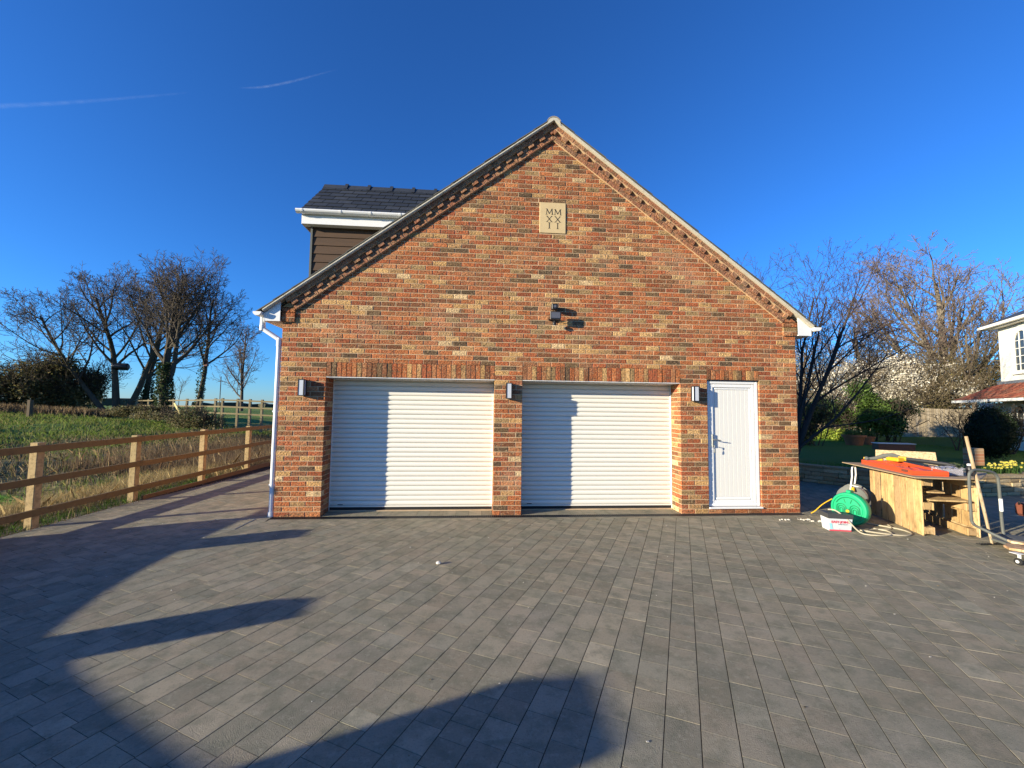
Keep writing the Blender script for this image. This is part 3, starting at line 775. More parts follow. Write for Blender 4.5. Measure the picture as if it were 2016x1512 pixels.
# ---- dormer (part of the garage)
DY0,DY1,DYR=1.10,2.85,1.975; DZE=5.135; DZR=6.15
MB().box(-.07,DY0+.02,3.05,4.0,DY1,5.0).build('dormer_wall',CLAD,garage)
z=3.02; k=0
while z<5.0:
    b=MB(); zz=min(z+.170,5.0)
    b.add([(-.055,DY0-.018,z),(2.6,DY0-.018,z),(2.6,DY0+.0,zz),(-.055,DY0+.0,zz),(-.055,DY0+.019,z),(2.6,DY0+.019,z),(2.6,DY0+.019,zz),(-.055,DY0+.019,zz)],
       [(0,1,2,3),(0,3,7,4),(1,5,6,2),(0,4,5,1),(3,2,6,7)]); b.build('cladding_board',CLAD,garage); z+=.1555
MB().box(-.092,DY0-.03,3.0,-.056,DY0+.03,5.0).build('corner_trim',GREYTUBE,garage)
MB().box(-.088,DY0+.031,3.1,-.071,DY1,5.0).build('dormer_front',CLAD,garage)
# fascia + soffit + gutter on the near eave
MB().box(-.195,DY0-.155,4.905,2.2,DY0-.140,5.095).build('fascia',WHITE,garage)
MB().box(-.193,DY0-.139,4.908,2.2,DY0-.02,4.922).build('soffit',WHITE,garage)
MB().box(-.205,DY0-.153,4.90,-.1955,DY0+1.9,5.10).build('fascia',WHITE,garage)
gy=DY0-.155-.062; prof=[(gy+(p_[0]),p_[1]+5.125) for p_ in gutter_profile(0,0,.058)]
n=len(prof); b=MB(); x0,x1=-.27,2.2
inner=[(gy+(p_[0]-gy)*.93,p_[1]+.003) for p_ in prof]
vs=[(x0,p_[0],p_[1]) for p_ in prof]+[(x1,p_[0],p_[1]) for p_ in prof]+[(x0,p_[0],p_[1]) for p_ in inner]+[(x1,p_[0],p_[1]) for p_ in inner]
fs=[]
for j in range(n-1): fs+=[(j,j+1,n+j+1,n+j),(2*n+j,3*n+j,3*n+j+1,2*n+j+1)]
fs+=[(0,n,3*n,2*n),(n-1,3*n-1,4*n-1,2*n-1)]
b.add(vs,fs); b.add([(x0-.003,p_[0],p_[1]) for p_ in prof],[tuple(range(n))])
b.build('gutter',WHITE,garage,recalc=True)
for gx in (-.16,.50,1.02,1.54):
    pr=[(gy+(p_[0]-gy)*1.10,p_[1]+(p_[1]-5.125)*.10) for p_ in prof]
    MB().add([(gx-.016,p_[0],p_[1]) for p_ in pr]+[(gx+.016,p_[0],p_[1]) for p_ in pr],[(j,j+1,n+j+1,n+j) for j in range(n-1)]+[tuple(range(n)),tuple(range(n,2*n))[::-1]]).build('gutter_bracket',WHITE,garage,recalc=True)
# dormer roof slopes
YE=DY0-.19; sl=(DZR-DZE)/(DYR-YE); LR=math.hypot(DZR-DZE,DYR-YE); cu_,su_=(DYR-YE)/LR,(DZR-DZE)/LR
def DR(x,t,h): return (x,YE+t*cu_-h*su_,DZE+t*su_+h*cu_)
def DRb(x,t,h): return (x,2*DYR-(YE+t*cu_-h*su_),DZE+t*su_+h*cu_)
for fn in (DR,DRb):
    b=MB(); vs=[fn(-.20,0,-.01),fn(3.0,0,-.01),fn(3.0,LR,-.01),fn(-.20,LR,-.01),fn(-.20,0,.008),fn(3.0,0,.008),fn(3.0,LR,.008),fn(-.20,LR,.008)]
    b.add(vs,[(0,3,2,1),(4,5,6,7),(0,1,5,4),(1,2,6,5),(2,3,7,6),(3,0,4,7)]); b.build('roof_deck',BLACKP,garage,recalc=True)
rows=7; g=LR/rows
random.seed(5)
for r in range(rows):
    x=-.215-(.13 if r%2 else 0); 
    while x<2.4:
        x0=max(x,-.215)+.005; x1=x+.254
        if x1-x0>.03:
            t0=r*g-.012+random.uniform(-.002,.002); t1=min((r+1)*g+.02,LR)
            zb=.016+random.uniform(0,.003); c=random.choice([(.026,.030,.034),(.031,.035,.040),(.022,.025,.029),(.038,.042,.048)])
            vs=[DR(x0,t0,zb),DR(x1,t0,zb),DR(x1,t1,.0095),DR(x0,t1,.0095),DR(x0,t0,zb+.008),DR(x1,t0,zb+.008),DR(x1,t1,.0125),DR(x0,t1,.0125)]
            MB().add(vs,[(0,3,2,1),(4,5,6,7),(0,1,5,4),(1,2,6,5),(2,3,7,6),(3,0,4,7)],c).build('slate',SLATE,garage)
        x+=.26
b=MB()
for r in range(rows):
    t0=r*g-.012; t1=min((r+1)*g+.02,LR); vs=[DRb(-.215,t0,.018),DRb(2.4,t0,.018),DRb(2.4,t1,.010),DRb(-.215,t1,.010)]; b.add(vs,[(3,2,1,0)],(.04,.045,.052))
b.build('back_slates',SLATE,garage,kind='stuff')
x=-.22; k=0
while x<2.4:
    b=MB(); n=3
    vs=[]
    for xx in (x,x+.445):
        for (dy,dz) in ((-.115,-.105),(-.02,.018),(.02,.018),(.115,-.105),(.105,-.115),(0,-.01),(-.105,-.115)):
            vs.append((xx,DYR+dy,DZR+.03+dz))
    m_=7; fs=[(j,(j+1)%m_,m_+(j+1)%m_,m_+j) for j in range(m_)]+[tuple(range(m_)),tuple(range(m_,2*m_))[::-1]]
    b.add(vs,fs,(.035,.04,.048)).build('ridge_tile',SLATE,garage,recalc=True)
    if k>0:
        b=MB(); vs=[]
        for xx in (x-.030,x+.030):
            for (dy,dz) in ((-.135,-.115),(-.03,.045),(.03,.045),(.135,-.115)): vs.append((xx,DYR+dy,DZR+.03+dz))
        b.add(vs,[(0,1,2,3),(7,6,5,4),(0,4,5,1),(1,5,6,2),(2,6,7,3)],(.03,.034,.04)).build('ridge_clip',SLATE,garage,recalc=True)
    x+=.45; k+=1
# dormer gable front (far side of view)
MB().add([(-.19,YE+.05,5.0),(-.19,2*DYR-YE-.05,5.0),(-.19,DYR,DZR-.02)],[(0,2,1)]).build('dormer_gable',WHITE,garage)

# ================================================================ LEFT SIDE: FENCE AND FIELD
FC=[(.30,.20,.085),(.33,.22,.095),(.27,.185,.08)]
fence=thing('post_and_rail_fence','new three-rail timber fence with square posts running along the edge of the paving','fence',(-2.88,3,0))
py=[-1.07,-.42,1.18,2.93,4.66,6.4,8.1,9.8]
for k,y in enumerate(py):
    b=MB(); dzp=random.uniform(-.01,.01); b.bbox(-2.935,y-.05,-.35,-2.835,y+.05,1.095+.010*k+dzp,.006,random.choice([(.46,.33,.16),(.50,.35,.17),(.42,.31,.15)])); b.build('post',WOODF,fence)
for zc in (.195,.605,1.030):
    for k in range(0,len(py)-1,2):
        y0=py[k]-(.05 if k else .06); y1=py[min(k+2,len(py)-1)]+.045
        if k: y0=py[k]+.048
        sl0=.010*k; sl1=.010*(k+2); j=random.uniform(-.006,.006)
        col=random.choice(FC); col=tuple(q*.62 for q in col)
        b=MB(); 
        vs=[(-2.832,y0,zc-.044+sl0+j),(-2.794,y0,zc-.044+sl0+j),(-2.794,y1,zc-.044+sl1+j),(-2.832,y1,zc-.044+sl1+j),(-2.832,y0,zc+.044+sl0+j),(-2.794,y0,zc+.044+sl0+j),(-2.794,y1,zc+.044+sl1+j),(-2.832,y1,zc+.044+sl1+j)]
        b.add(vs,[(0,3,2,1),(4,5,6,7),(0,1,5,4),(1,2,6,5),(2,3,7,6),(3,0,4,7)],col); b.build('rail',WOODF,fence)
for y0,y1 in ((1.24,2.9),(2.905,4.64),(4.645,6.4)):
    MB().box(-2.79,y0,-.04,-2.765,y1,.055+.01*y0,(.16,.10,.05)).build('gravel_board',WOODF,fence)
# invented wall with piers, out of view left, shaped to throw the long shadows
caster=thing('shadow_caster_wall','added unseen wall with swept top and three piers, casting shadows from left of the camera','wall',(-2.9,-4.6,0))
def caster_box(y0,y1,z1,x0=-3.06,x1=-2.84,name='caster_panel'):
    MB().bbox(x0,y0,-.3,x1,y1,z1,.01).build(name,SIDEB,caster)
caster_box(-2.42,-2.09,.835,-3.05,-2.74,'pier'); caster_box(-4.80,-4.46,1.03,-3.05,-2.74,'pier'); caster_box(-6.98,-6.42,1.50,-3.12,-2.66,'pier')  # stand-in piers, sized to cast the three shadow prongs
ys_=np.linspace(-4.455,-2.425,14); 
def swept(ys_,zf):
    b=MB(); n=len(ys_); vs=[]
    for y in ys_: vs+=[(-2.98,y,-.3),(-2.80,y,-.3),(-2.80,y,zf(y)),(-2.98,y,zf(y))]
    fs=[(0,1,2,3),tuple(4*(n-1)+q for q in (3,2,1,0))]
    for i in range(n-1):
        for j in range(4): fs.append((4*i+j,4*i+4+j,4*i+4+(j+1)%4,4*i+(j+1)%4))
    b.add(vs,fs).build('caster_panel',SIDEB,caster,recalc=True)
swept(ys_,lambda y:.58+.09*((-2.42-y)/2.03)**2)
swept(np.linspace(-6.415,-4.805,14),lambda y:.76+.36*((-4.8-y)/1.6)**1.1)
swept(np.linspace(-2.085,-1.13,6),lambda y:.57)
swept(np.linspace(-11,-6.985,6),lambda y:1.05)

# ---- vectorised foliage builders
def blades(name,pos,hgt,wid,tint,lean=.35,parent=None,label=None,cat=None,kind='stuff',matl=None,double=False):
    n=len(pos); a=rng.uniform(0,2*np.pi,n); dx=np.cos(a)*wid; dy=np.sin(a)*wid
    la=rng.uniform(0,2*np.pi,n); ll=np.abs(rng.normal(0,lean,n))*hgt
    tip=pos+np.stack([np.cos(la)*ll,np.sin(la)*ll,hgt],1)
    mid=pos+np.stack([np.cos(la)*ll*.3,np.sin(la)*ll*.3,hgt*.55],1)
    w_=np.stack([dx,dy,np.zeros(n)],1)
    v=np.stack([pos-w_,pos+w_,mid+w_*.6,tip,mid-w_*.6],1).reshape(-1,3)
    f=np.arange(n)[:,None]*5+np.arange(5)[None,:]
    t=np.repeat(tint,5,0)
    o=put(name,npmesh(name,v,f,t,[matl or GRASSM]),parent,kind)
    setp(o,label,cat); return o
def leaves(name,pos,size,tint,parent=None,label=None,cat=None,kind=None,matl=None,asp=.5,flat=None):
    n=len(pos); d=rng.normal(0,1,(n,3)); 
    if flat is not None: d[:,2]*=flat
    d/=np.linalg.norm(d,axis=1)[:,None]; e=rng.normal(0,1,(n,3)); e-= (e*d).sum(1)[:,None]*d; e/=np.linalg.norm(e,axis=1)[:,None]
    s=size[:,None] if hasattr(size,'__len__') else size
    v=np.stack([pos+d*s,pos+e*s*asp,pos-d*s,pos-e*s*asp],1).reshape(-1,3)
    f=np.arange(n)[:,None]*4+np.arange(4)[None,:]
    o=put(name,npmesh(name,v,f,np.repeat(tint,4,0),[matl or LEAF]),parent,kind); setp(o,label,cat); return o
def pal(n,cols,var=.25,wts=None):
    c=np.array(cols)[rng.choice(len(cols),n,p=wts)]; return c*(1+rng.uniform(-var,var,(n,1)))
def blob(n,c,r,clumps=30,spread=.22,shell=.55):
    """points in clumps through an ellipsoid"""
    c=np.array(c,float); r=np.array(r,float)
    k=rng.normal(0,1,(clumps,3)); k/=np.linalg.norm(k,axis=1)[:,None]; k*=(shell+(1-shell)*rng.uniform(0,1,(clumps,1)))*.85
    i=rng.integers(0,clumps,n); p_=k[i]+rng.normal(0,spread,(n,3)); return c+p_*r
def tubes_np(branches,sides=5):
    V=[];F=[];off=0
    g={}
    for P_,R_ in branches: g.setdefault(len(P_),[]).append((P_,R_))
    for n,lst in g.items():
        P=np.array([q[0] for q in lst],float); R=np.array([q[1] for q in lst],float); B=len(lst)
        T=np.empty_like(P); T[:,1:-1]=P[:,2:]-P[:,:-2]; T[:,0]=P[:,1]-P[:,0]; T[:,-1]=P[:,-1]-P[:,-2]
        T/=np.linalg.norm(T,axis=2)[:,:,None]+1e-9
        ref=np.where(np.abs(T[:,:1,2:3])>.9,np.array([1.,0,0]),np.array([0,0,1.]))
        A=np.cross(T,np.broadcast_to(ref,T.shape)); A/=np.linalg.norm(A,axis=2)[:,:,None]+1e-9; Bn=np.cross(A,T)
        s=sides if n>5 else 3
        an=np.arange(s)*2*np.pi/s
        ring=P[:,:,None,:]+R[:,:,None,None]*(A[:,:,None,:]*np.cos(an)[None,None,:,None]+Bn[:,:,None,:]*np.sin(an)[None,None,:,None])
        V.append(ring.reshape(-1,3))
        b_=np.arange(B)[:,None,None]*n*s; i_=np.arange(n-1)[None,:,None]*s; j_=np.arange(s)[None,None,:]
        a0=b_+i_+j_; a1=b_+i_+(j_+1)%s
        F.append((np.stack([a0,a1,a1+s,a0+s],-1).reshape(-1,4))+off); off+=B*n*s
    return np.concatenate(V),np.concatenate(F)
def rot_about(d,ax,a):
    return Vector(d).copy().__class__(Matrix.Rotation(a,3,ax)@Vector(d))
def grow(out,p,d,L,r,lvl,maxl,cfg,rnd):
    n=(9,7,5,4,3,3)[min(lvl,5)]
    pts=[tuple(p)]; rad=[r]; p=Vector(p); d=Vector(d).normalized(); ds=[d.copy()]
    up=cfg['up'][min(lvl,len(cfg['up'])-1)]; wob=cfg['wob'][min(lvl,len(cfg['wob'])-1)]
    tap=.30 if lvl==0 else .22
    for i in range(n-1):
        d=(d+Vector((rnd.gauss(0,wob),rnd.gauss(0,wob),rnd.gauss(0,wob)+up))).normalized()
        p=p+d*(L/(n-1)); pts.append(tuple(p)); ds.append(d.copy()); rad.append(max(r*(1-(1-tap)*((i+1)/(n-1))**.9),cfg['rmin']))
    out[min(lvl,5)].append((pts,rad))
    if lvl>=maxl: return
    nc=cfg['n'][lvl]; st=cfg['start'][min(lvl,len(cfg['start'])-1)]
    az=rnd.random()*6.28
    for k in range(nc):
        t=st+(1-st)*(k+rnd.random()*.8)/nc; t=min(t,.98)
        x=t*(n-1); i=int(x); fr=x-i; i2=min(i+1,n-1)
        q=Vector(pts[i]).lerp(Vector(pts[i2]),fr); rr=rad[i]+(rad[i2]-rad[i])*fr
        az+=2.4+rnd.gauss(0,.4); ang=math.radians(rnd.gauss(cfg['ang'][min(lvl,len(cfg['ang'])-1)],9))
        dd=ds[i2]; ax=dd.orthogonal().normalized(); ax=Matrix.Rotation(az,3,dd)@ax
        nd=Matrix.Rotation(ang,3,ax)@dd
        ll=L*cfg['ratio'][min(lvl,len(cfg['ratio'])-1)]*(1.12-.62*(t-st)/(1-st+1e-6))*rnd.uniform(.75,1.2)
        grow(out,q,nd,ll,max(rr*rnd.uniform(.45,.68),cfg['rmin']),lvl+1,maxl,cfg,rnd)
OAK=dict(n=[11,8,6,4,3],start=[.30,.22,.15,.1],ang=[42,40,42,42],ratio=[.58,.55,.52,.50,.5],up=[.01,.11,.08,.05,.03],wob=[.05,.10,.13,.15,.15],rmin=.0085)
def bare_tree(name,label,cat,base,H,r,seed,cfg=OAK,lean=(0,0),stems=None,maxl=4,tb=(.085,.072,.052),tw=(.105,.085,.068),group=None,split=1):
    rnd=random.Random(seed); t=thing(name,label,cat,base,group=group)
    H*=.80; tsc=.80
    out={k:[] for k in range(6)}
    if stems is None: stems=[((0,0,0),(lean[0],lean[1],1),H,r*.85)]
    for off,d,L,rr in stems:
        if len(stems)>1: L*=tsc
        grow(out,Vector(base)+Vector(off)*tsc,d,L,rr,0,maxl,cfg,rnd)
    tr=sum((out[k] for k in range(split+1)),[]); v,f=tubes_np(tr,7)
    put('trunk',npmesh('trunk',v,f,np.tile(tb,(len(v),1)),[BARK],smooth=True),t)
    cr=sum((out[k] for k in range(split+1,6)),[]); v,f=tubes_np(cr,4)
    put('crown',npmesh('crown',v,f,np.tile(tw,(len(v),1)),[BARK]),t)
    tips=np.array([q[0][-1] for k in range(3,6) for q in out[k]]) if maxl>=3 else None
    return t,out,tips
GA='bare winter trees at the field edge'
t1=bare_tree('bare_tree','bare tree leaning far out to the left over the bushy hedge','tree',(-21.5,22.6,1.15),9.0,.20,21,dict(OAK,up=[.045,.07,.06,.05],n=[13,8,6,4]),lean=(-.80,-.25),group=GA)
t2=bare_tree('bare_tree','upright bare tree in the middle of the left cluster, black barrel fixed to its trunk','tree',(-21.05,22.9,1.2),9.6,.27,22,dict(OAK,n=[12,8,6,4],start=[.33,.2,.15]),lean=(-.13,-.05),group=GA)
t3=bare_tree('bare_tree','bare tree whose trunk bends out to the right beside the black barrel','tree',(-20.65,23.2,1.2),9.0,.25,23,dict(OAK,up=[.09,.08,.06,.05],n=[10,8,6,4]),lean=(.36,.1),group=GA)
t4=bare_tree('bare_tree','slim bare tree with an ivy sleeve on its lower trunk','tree',(-21.0,25.3,1.25),10.2,.24,24,lean=(-.02,0),group=GA)
t5=bare_tree('bare_tree','tallest bare tree with thick ivy-clad trunk and a cut side limb','tree',(-15.6,19.5,.85),10.6,.33,25,dict(OAK,n=[13,8,6,4],start=[.28,.2,.15]),
   stems=[((0,0,0),(-.06,0,1),10.6,.28),((.05,0,2.7),(.33,.05,1),7.0,.16)],group=GA)
t6=bare_tree('bare_tree','straight slender bare tree with a bird box on its trunk','tree',(-15.4,22.1,1.1),9.6,.20,26,dict(OAK,n=[12,7,5,4],start=[.36,.2,.15],ratio=[.50,.55,.5,.5]),lean=(.05,0),group=GA)
t7=bare_tree('bare_tree','small conical bare tree standing alone by the far fence','tree',(-17.2,30.3,1.25),8.4,.17,27,dict(OAK,n=[16,7,5,4],start=[.14,.12,.1],ang=[48,40,40],ratio=[.44,.5,.5],wob=[.02,.07,.1,.12]),group=GA,tb=(.12,.095,.075),tw=(.13,.10,.08))
t8=bare_tree('sapling','tiny bare sapling between the ivy-clad trunk and the slender tree','sapling',(-22.5,30.6,1.3),3.0,.035,28,dict(OAK,n=[7,5,3]),maxl=2)
# ivy sleeves
IVYC=[(.035,.060,.020),(.055,.085,.028),(.025,.040,.015)]
def sleeve(t,base,h,r,n,dirx=0):
    z=rng.uniform(0,h,n); a=rng.uniform(0,6.283,n); rr=r*(1.15-.45*z/h)+rng.normal(0,.05,n)
    p_=np.stack([base[0]+dirx*z+rr*np.cos(a),base[1]+rr*np.sin(a),base[2]+z],1)
    leaves('ivy',p_,.075,pal(n,IVYC),t)
sleeve(t5[0],(-15.6,19.5,.8),3.4,.42,2600,-.05); sleeve(t4[0],(-21,25.3,1.2),3.2,.36,1500,-.02); sleeve(t6[0],(-15.4,22.1,1.0),5.0,.20,700,.04)
# objects fixed to trees
nb=thing('nest_barrel','black barrel-shaped nest box fixed high between two bare trunks','nest box',(-20.9,22.85,4.2))
MB().tube([(-.42,-.15,.0),(-.36,-.13,.0),(.30,.1,-.0),(.36,.12,0)],[.20,.24,.24,.18],14).build('barrel',BLACKP,nb,world=False,smooth=True)
MB().box(-.46,-.19,-.26,-.43,-.12,.26).build('batten',WHTUBE,nb,world=False)
bb=thing('bird_box','small dark bird box on the slender bare tree','bird box',(-15.0,22.0,4.4))
MB().bbox(-.10,-.12,-.14,.12,.08,.14,.01).build('box',REDM,bb,world=False); MB().box(-.13,-.16,.142,.16,.1,.165).build('lid',REDM,bb,world=False)
st_=thing('fence_post','short dark old stump of a post standing in front of the bushy hedge','post',(-21.05,17.6,.9)); MB().bbox(-.09,-.09,-.1,.09,.09,.95,.02,(.12,.09,.06)).build('post',WOODF,st_,world=False)
pole=thing('utility_pole','thin distant telegraph pole on the horizon beyond the far fence','pole',(-27.8,45,1.3)); MB().tube([(0,0,0),(0,0,3.9)],.045,6,col=(.10,.085,.07)).build('shaft',BARK,pole,world=False)
MB().box(-.3,-.02,3.3,.3,.02,3.36,(.10,.085,.07)).build('crossarm',BARK,pole,world=False)
# bushy hedge on the left
HC=[(.15,.14,.05),(.20,.17,.065),(.10,.10,.04),(.24,.19,.09)]
def shrub(name,label,cat,base,blobs,n,size,cols,stems=14,H=2.0,seed=1,twig=(.07,.055,.04),group=None,lvl=2,asp=.5,rmin=.010,stem_spread=.8,extra=None):
    t=thing(name,label,cat,base,group=group); rnd=random.Random(seed); out={k:[] for k in range(6)}
    cfg=dict(OAK,n=[7,6,4],start=[.2,.15,.1],ang=[35,38,40],up=[.06,.05,.03],wob=[.09,.12,.14],rmin=rmin)
    if stems:
        for k in range(stems):
            cx,cy,cz=blobs[k%len(blobs)][0]; rx,ry,rz_=blobs[k%len(blobs)][1]
            a=rnd.random()*6.28; bx,by=cx+math.cos(a)*rx*.4*rnd.random(),cy+math.sin(a)*ry*.4*rnd.random()
            grow(out,(bx,by,base[2]-.05),(math.cos(a)*stem_spread*rnd.random(),math.sin(a)*stem_spread*rnd.random(),1),(cz+rz_-base[2])*rnd.uniform(.75,1.12),.03,0,lvl,cfg,rnd)
        br=sum(out.values(),[]); v,f=tubes_np(br,4); put('stems',npmesh('stems',v,f,np.tile(twig,(len(v),1)),[BARK]),t)
    tot=sum(b_[1][0]*b_[1][1]*b_[1][2] for b_ in blobs); P=[]
    for c,r_ in blobs: P.append(blob(max(30,int(n*r_[0]*r_[1]*r_[2]/tot)),c,r_,clumps=40,spread=.17))
    P=np.concatenate(P); P=P[P[:,2]>base[2]-.02]
    if n: leaves('foliage',P,rng.uniform(size*.7,size*1.3,len(P)),pal(len(P),cols),t,asp=asp)
    return t,out
shrub('thicket','large dark olive thicket behind the left end of the field','hedge',(-24.6,22.5,1.2),
   [((-26.6,21.2,2.0),(1.5,1.3,1.3)),((-25.4,21.9,2.6),(1.7,1.4,1.7)),((-24.2,22.6,3.0),(1.6,1.4,1.9)),((-23.3,23.2,2.5),(1.3,1.3,1.6)),((-27.6,20.6,1.7),(1.0,1.0,.8))],26000,.085,HC,stems=34,seed=5,lvl=3)
shrub('thicket','low brown scrub at the far left behind the field edge','scrub',(-31.5,20.5,1.2),[((-31,21,1.5),(4,1.2,.55)),((-37,19,1.4),(4,1.2,.5))],8000,.10,[(.07,.055,.03),(.09,.07,.04),(.05,.05,.025)],stems=14,seed=6)
shrub('bramble_bush','bramble mound in front of the far fence, right of the ivy-clad tree','bush',(-9.6,12.6,.72),[((-9.5,12.5,1.05),(.85,.8,.55)),((-8.7,12.3,.95),(.8,.7,.40)),((-10.2,13.0,.95),(.6,.6,.35))],7000,.035,[(.16,.13,.06),(.11,.11,.045),(.20,.16,.08),(.09,.12,.035)],stems=26,seed=7,lvl=2,rmin=.006)
shrub('bramble_bush','dark bramble scrub around the foot of the ivy-clad tree','bush',(-15.2,18.6,.9),[((-15.6,18.7,1.15),(1.6,1.0,.45)),((-13.6,17.2,1.05),(1.3,.9,.35)),((-18.0,21.0,1.25),(2.0,1.1,.40))],8000,.05,[(.14,.13,.055),(.10,.10,.04),(.19,.15,.075)],stems=30,seed=8,lvl=2,rmin=.008)
# far distant tree line
FARM=mat('far_hedge',(.055,.055,.035),.95,.1)
for k,(x0,x1,y,hh) in enumerate(((-420,-130,170,3.2),(-160,-60,240,3.0))):
    n=26; b=MB(); vs=[]
    for i in range(n):
        x=x0+(x1-x0)*i/(n-1); h=hh*(.6+.4*random.random())
        vs+=[(x,y+8*math.sin(i),1.0),(x,y+8*math.sin(i)+6,1.0),(x,y+8*math.sin(i)+5,1.4+h),(x,y+8*math.sin(i)+1,1.4+h*.9)]
    fs=[]
    for i in range(n-1):
        for j in range(4): fs.append((4*i+j,4*i+4+j,4*i+4+(j+1)%4,4*i+(j+1)%4))
    b.add(vs,fs); o=b.build('distant_hedgerow',FARM,kind='stuff',recalc=True)
# far post-and-rail fence, pale weathered
ff=thing('post_and_rail_fence','distant weathered post and rail fence beyond the brambles, in front of the skyline','fence',(-9,14.5,1.0))
pts=[(-21.8,24.4),(-19.9,23.0),(-18.1,21.6),(-16.4,20.2),(-14.7,18.9),(-13.1,17.6),(-11.6,16.4),(-10.2,15.3),(-9.45,14.6),(-8.55,14.25),(-7.85,14.0),(-7.2,13.8),(-6.5,13.6),(-5.8,13.4),(-5.1,13.2),(-3.6,12.9),(-2.0,12.5)]
for k,(x,y) in enumerate(pts):
    zg=max(h_left(min(x,-2.9),y),.2); zg=1.0-.02*max(0,k-8); MB().bbox(x-.05,y-.05,zg-.5,x+.05,y+.05,zg+1.03,.008,(.24,.20,.12)).build('post',WOODF,ff)
for k in range(len(pts)-1):
    (xa,ya),(xb,yb)=pts[k],pts[k+1]; dx,dy=xb-xa,yb-ya; L=math.hypot(dx,dy); nx,ny=dy/L*.05,-dx/L*.05
    za=1.0-.02*max(0,k-8); zb=1.0-.02*max(0,k-7)
    for h in (.30,.62,.94):
        b=MB(); q=[(xa-nx,ya-ny),(xb-nx,yb-ny),(xb-nx*1.8,yb-ny*1.8),(xa-nx*1.8,ya-ny*1.8)]
        q=[(xa+nx,ya+ny),(xb+nx,yb+ny),(xb+nx*1.7,yb+ny*1.7),(xa+nx*1.7,ya+ny*1.7)]
        vs=[(q[0][0],q[0][1],za+h-.035),(q[1][0],q[1][1],zb+h-.035),(q[2][0],q[2][1],zb+h-.035),(q[3][0],q[3][1],za+h-.035),(q[0][0],q[0][1],za+h+.035),(q[1][0],q[1][1],zb+h+.035),(q[2][0],q[2][1],zb+h+.035),(q[3][0],q[3][1],za+h+.035)]
        b.add(vs,[(0,3,2,1),(4,5,6,7),(0,1,5,4),(1,2,6,5),(2,3,7,6),(3,0,4,7)],(.15,.125,.07)).build('rail',WOODF,ff,recalc=True)
lr=thing('fallen_rail','loose pale yellow rail leaning from the ivy-clad tree down into the brambles','rail',(-11.5,15,1))
MB().tube([(-13.05,16.6,1.75),(-10.3,13.5,.72)],.05,4,col=(.60,.50,.22)).build('rail',WOODF,lr)
# ---- ground cover on the left
def scatter(n,x0,x1,y0,y1,cond):
    x=rng.uniform(x0,x1,n); y=rng.uniform(y0,y1,n); k=[i for i in range(n) if cond(x[i],y[i])]
    x,y=x[k],y[k]; return np.stack([x,y,[h_left(a,b_)-.01 for a,b_ in zip(x,y)]],1)
P=scatter(60000,-5.1,-2.80,-4.5,9,lambda x,y:zone(x,y)==0 and (random.random()<.62 if x<-3.4 else random.random()<.45))
near=P[:,0]>-3.35
c=pal(len(P),[(.34,.25,.12),(.28,.20,.10),(.42,.33,.17),(.16,.14,.06)])
gc=pal(len(P),[(.07,.14,.02),(.10,.17,.03),(.05,.10,.015)]); patch=np.array([nz(q[0]*1.2,q[1]*1.5,1.3,2)>-.15 for q in P]); g_=near&patch; c[g_]=gc[g_]
h=rng.uniform(.12,.34,len(P)); h[g_]=rng.uniform(.05,.13,g_.sum())
blades('straw_grass',P,h,.0028,c,.50,label='tall dry straw-coloured grass with green tufts on the verge behind the new fence',cat='grass')
# crop in drilled rows
Rc=[];
for k in range(150):
    rr=3.0+k*.20
    m_=int(rr*130)
    a=rng.uniform(math.radians(20),math.radians(175),m_)
    x=-3.6-rr*np.sin(a)*1.0; y=-9.0-rr*.0+np.cos(a)*-rr*1.15+6
    x=x+rng.normal(0,.022,m_); y=y+rng.normal(0,.022,m_)
    for a_,b_ in zip(x,y):
        if -27<a_<-4.6 and -4<b_<22 and zone(a_,b_)==1: Rc.append((a_,b_,h_left(a_,b_)-.01))
P=np.array(Rc); d=np.linalg.norm(P[:,:2]-CAM[:2],axis=1)
keep=rng.random(len(P))<np.clip(16/d,.35,1); P=P[keep]; d=d[keep]
blades('crop',P,rng.uniform(.035,.07,len(P))*(1+.012*d),.0035+.0004*d,pal(len(P),[(.13,.31,.03),(.17,.37,.045),(.10,.25,.025)]),.5,label='young green cereal crop drilled in curving rows across the field',cat='crop')
P=scatter(80000,-30,-3.2,-1,20,lambda x,y:zone(x,y)==2 and random.random()<(.9 if x>-14 else .4))
d=np.linalg.norm(P[:,:2]-CAM[:2],axis=1)
far=-2.78-P[:,0]>9
c=pal(len(P),[(.26,.20,.10),(.18,.15,.07),(.34,.26,.15),(.11,.14,.04),(.08,.07,.04),(.22,.15,.09)]); gc=pal(len(P),[(.11,.17,.03),(.15,.20,.045),(.20,.19,.07)]); 
gsel=far|np.array([nz(q[0],q[1],.7,5)>.25 for q in P]); c[gsel]=gc[gsel]
blades('rough_grass',P,rng.uniform(.05,.20,len(P))*(1+.01*d),.0045+.0004*d,c,.8,label='rough tussocky grass, dead stalks and brambles beyond the fence',cat='grass')
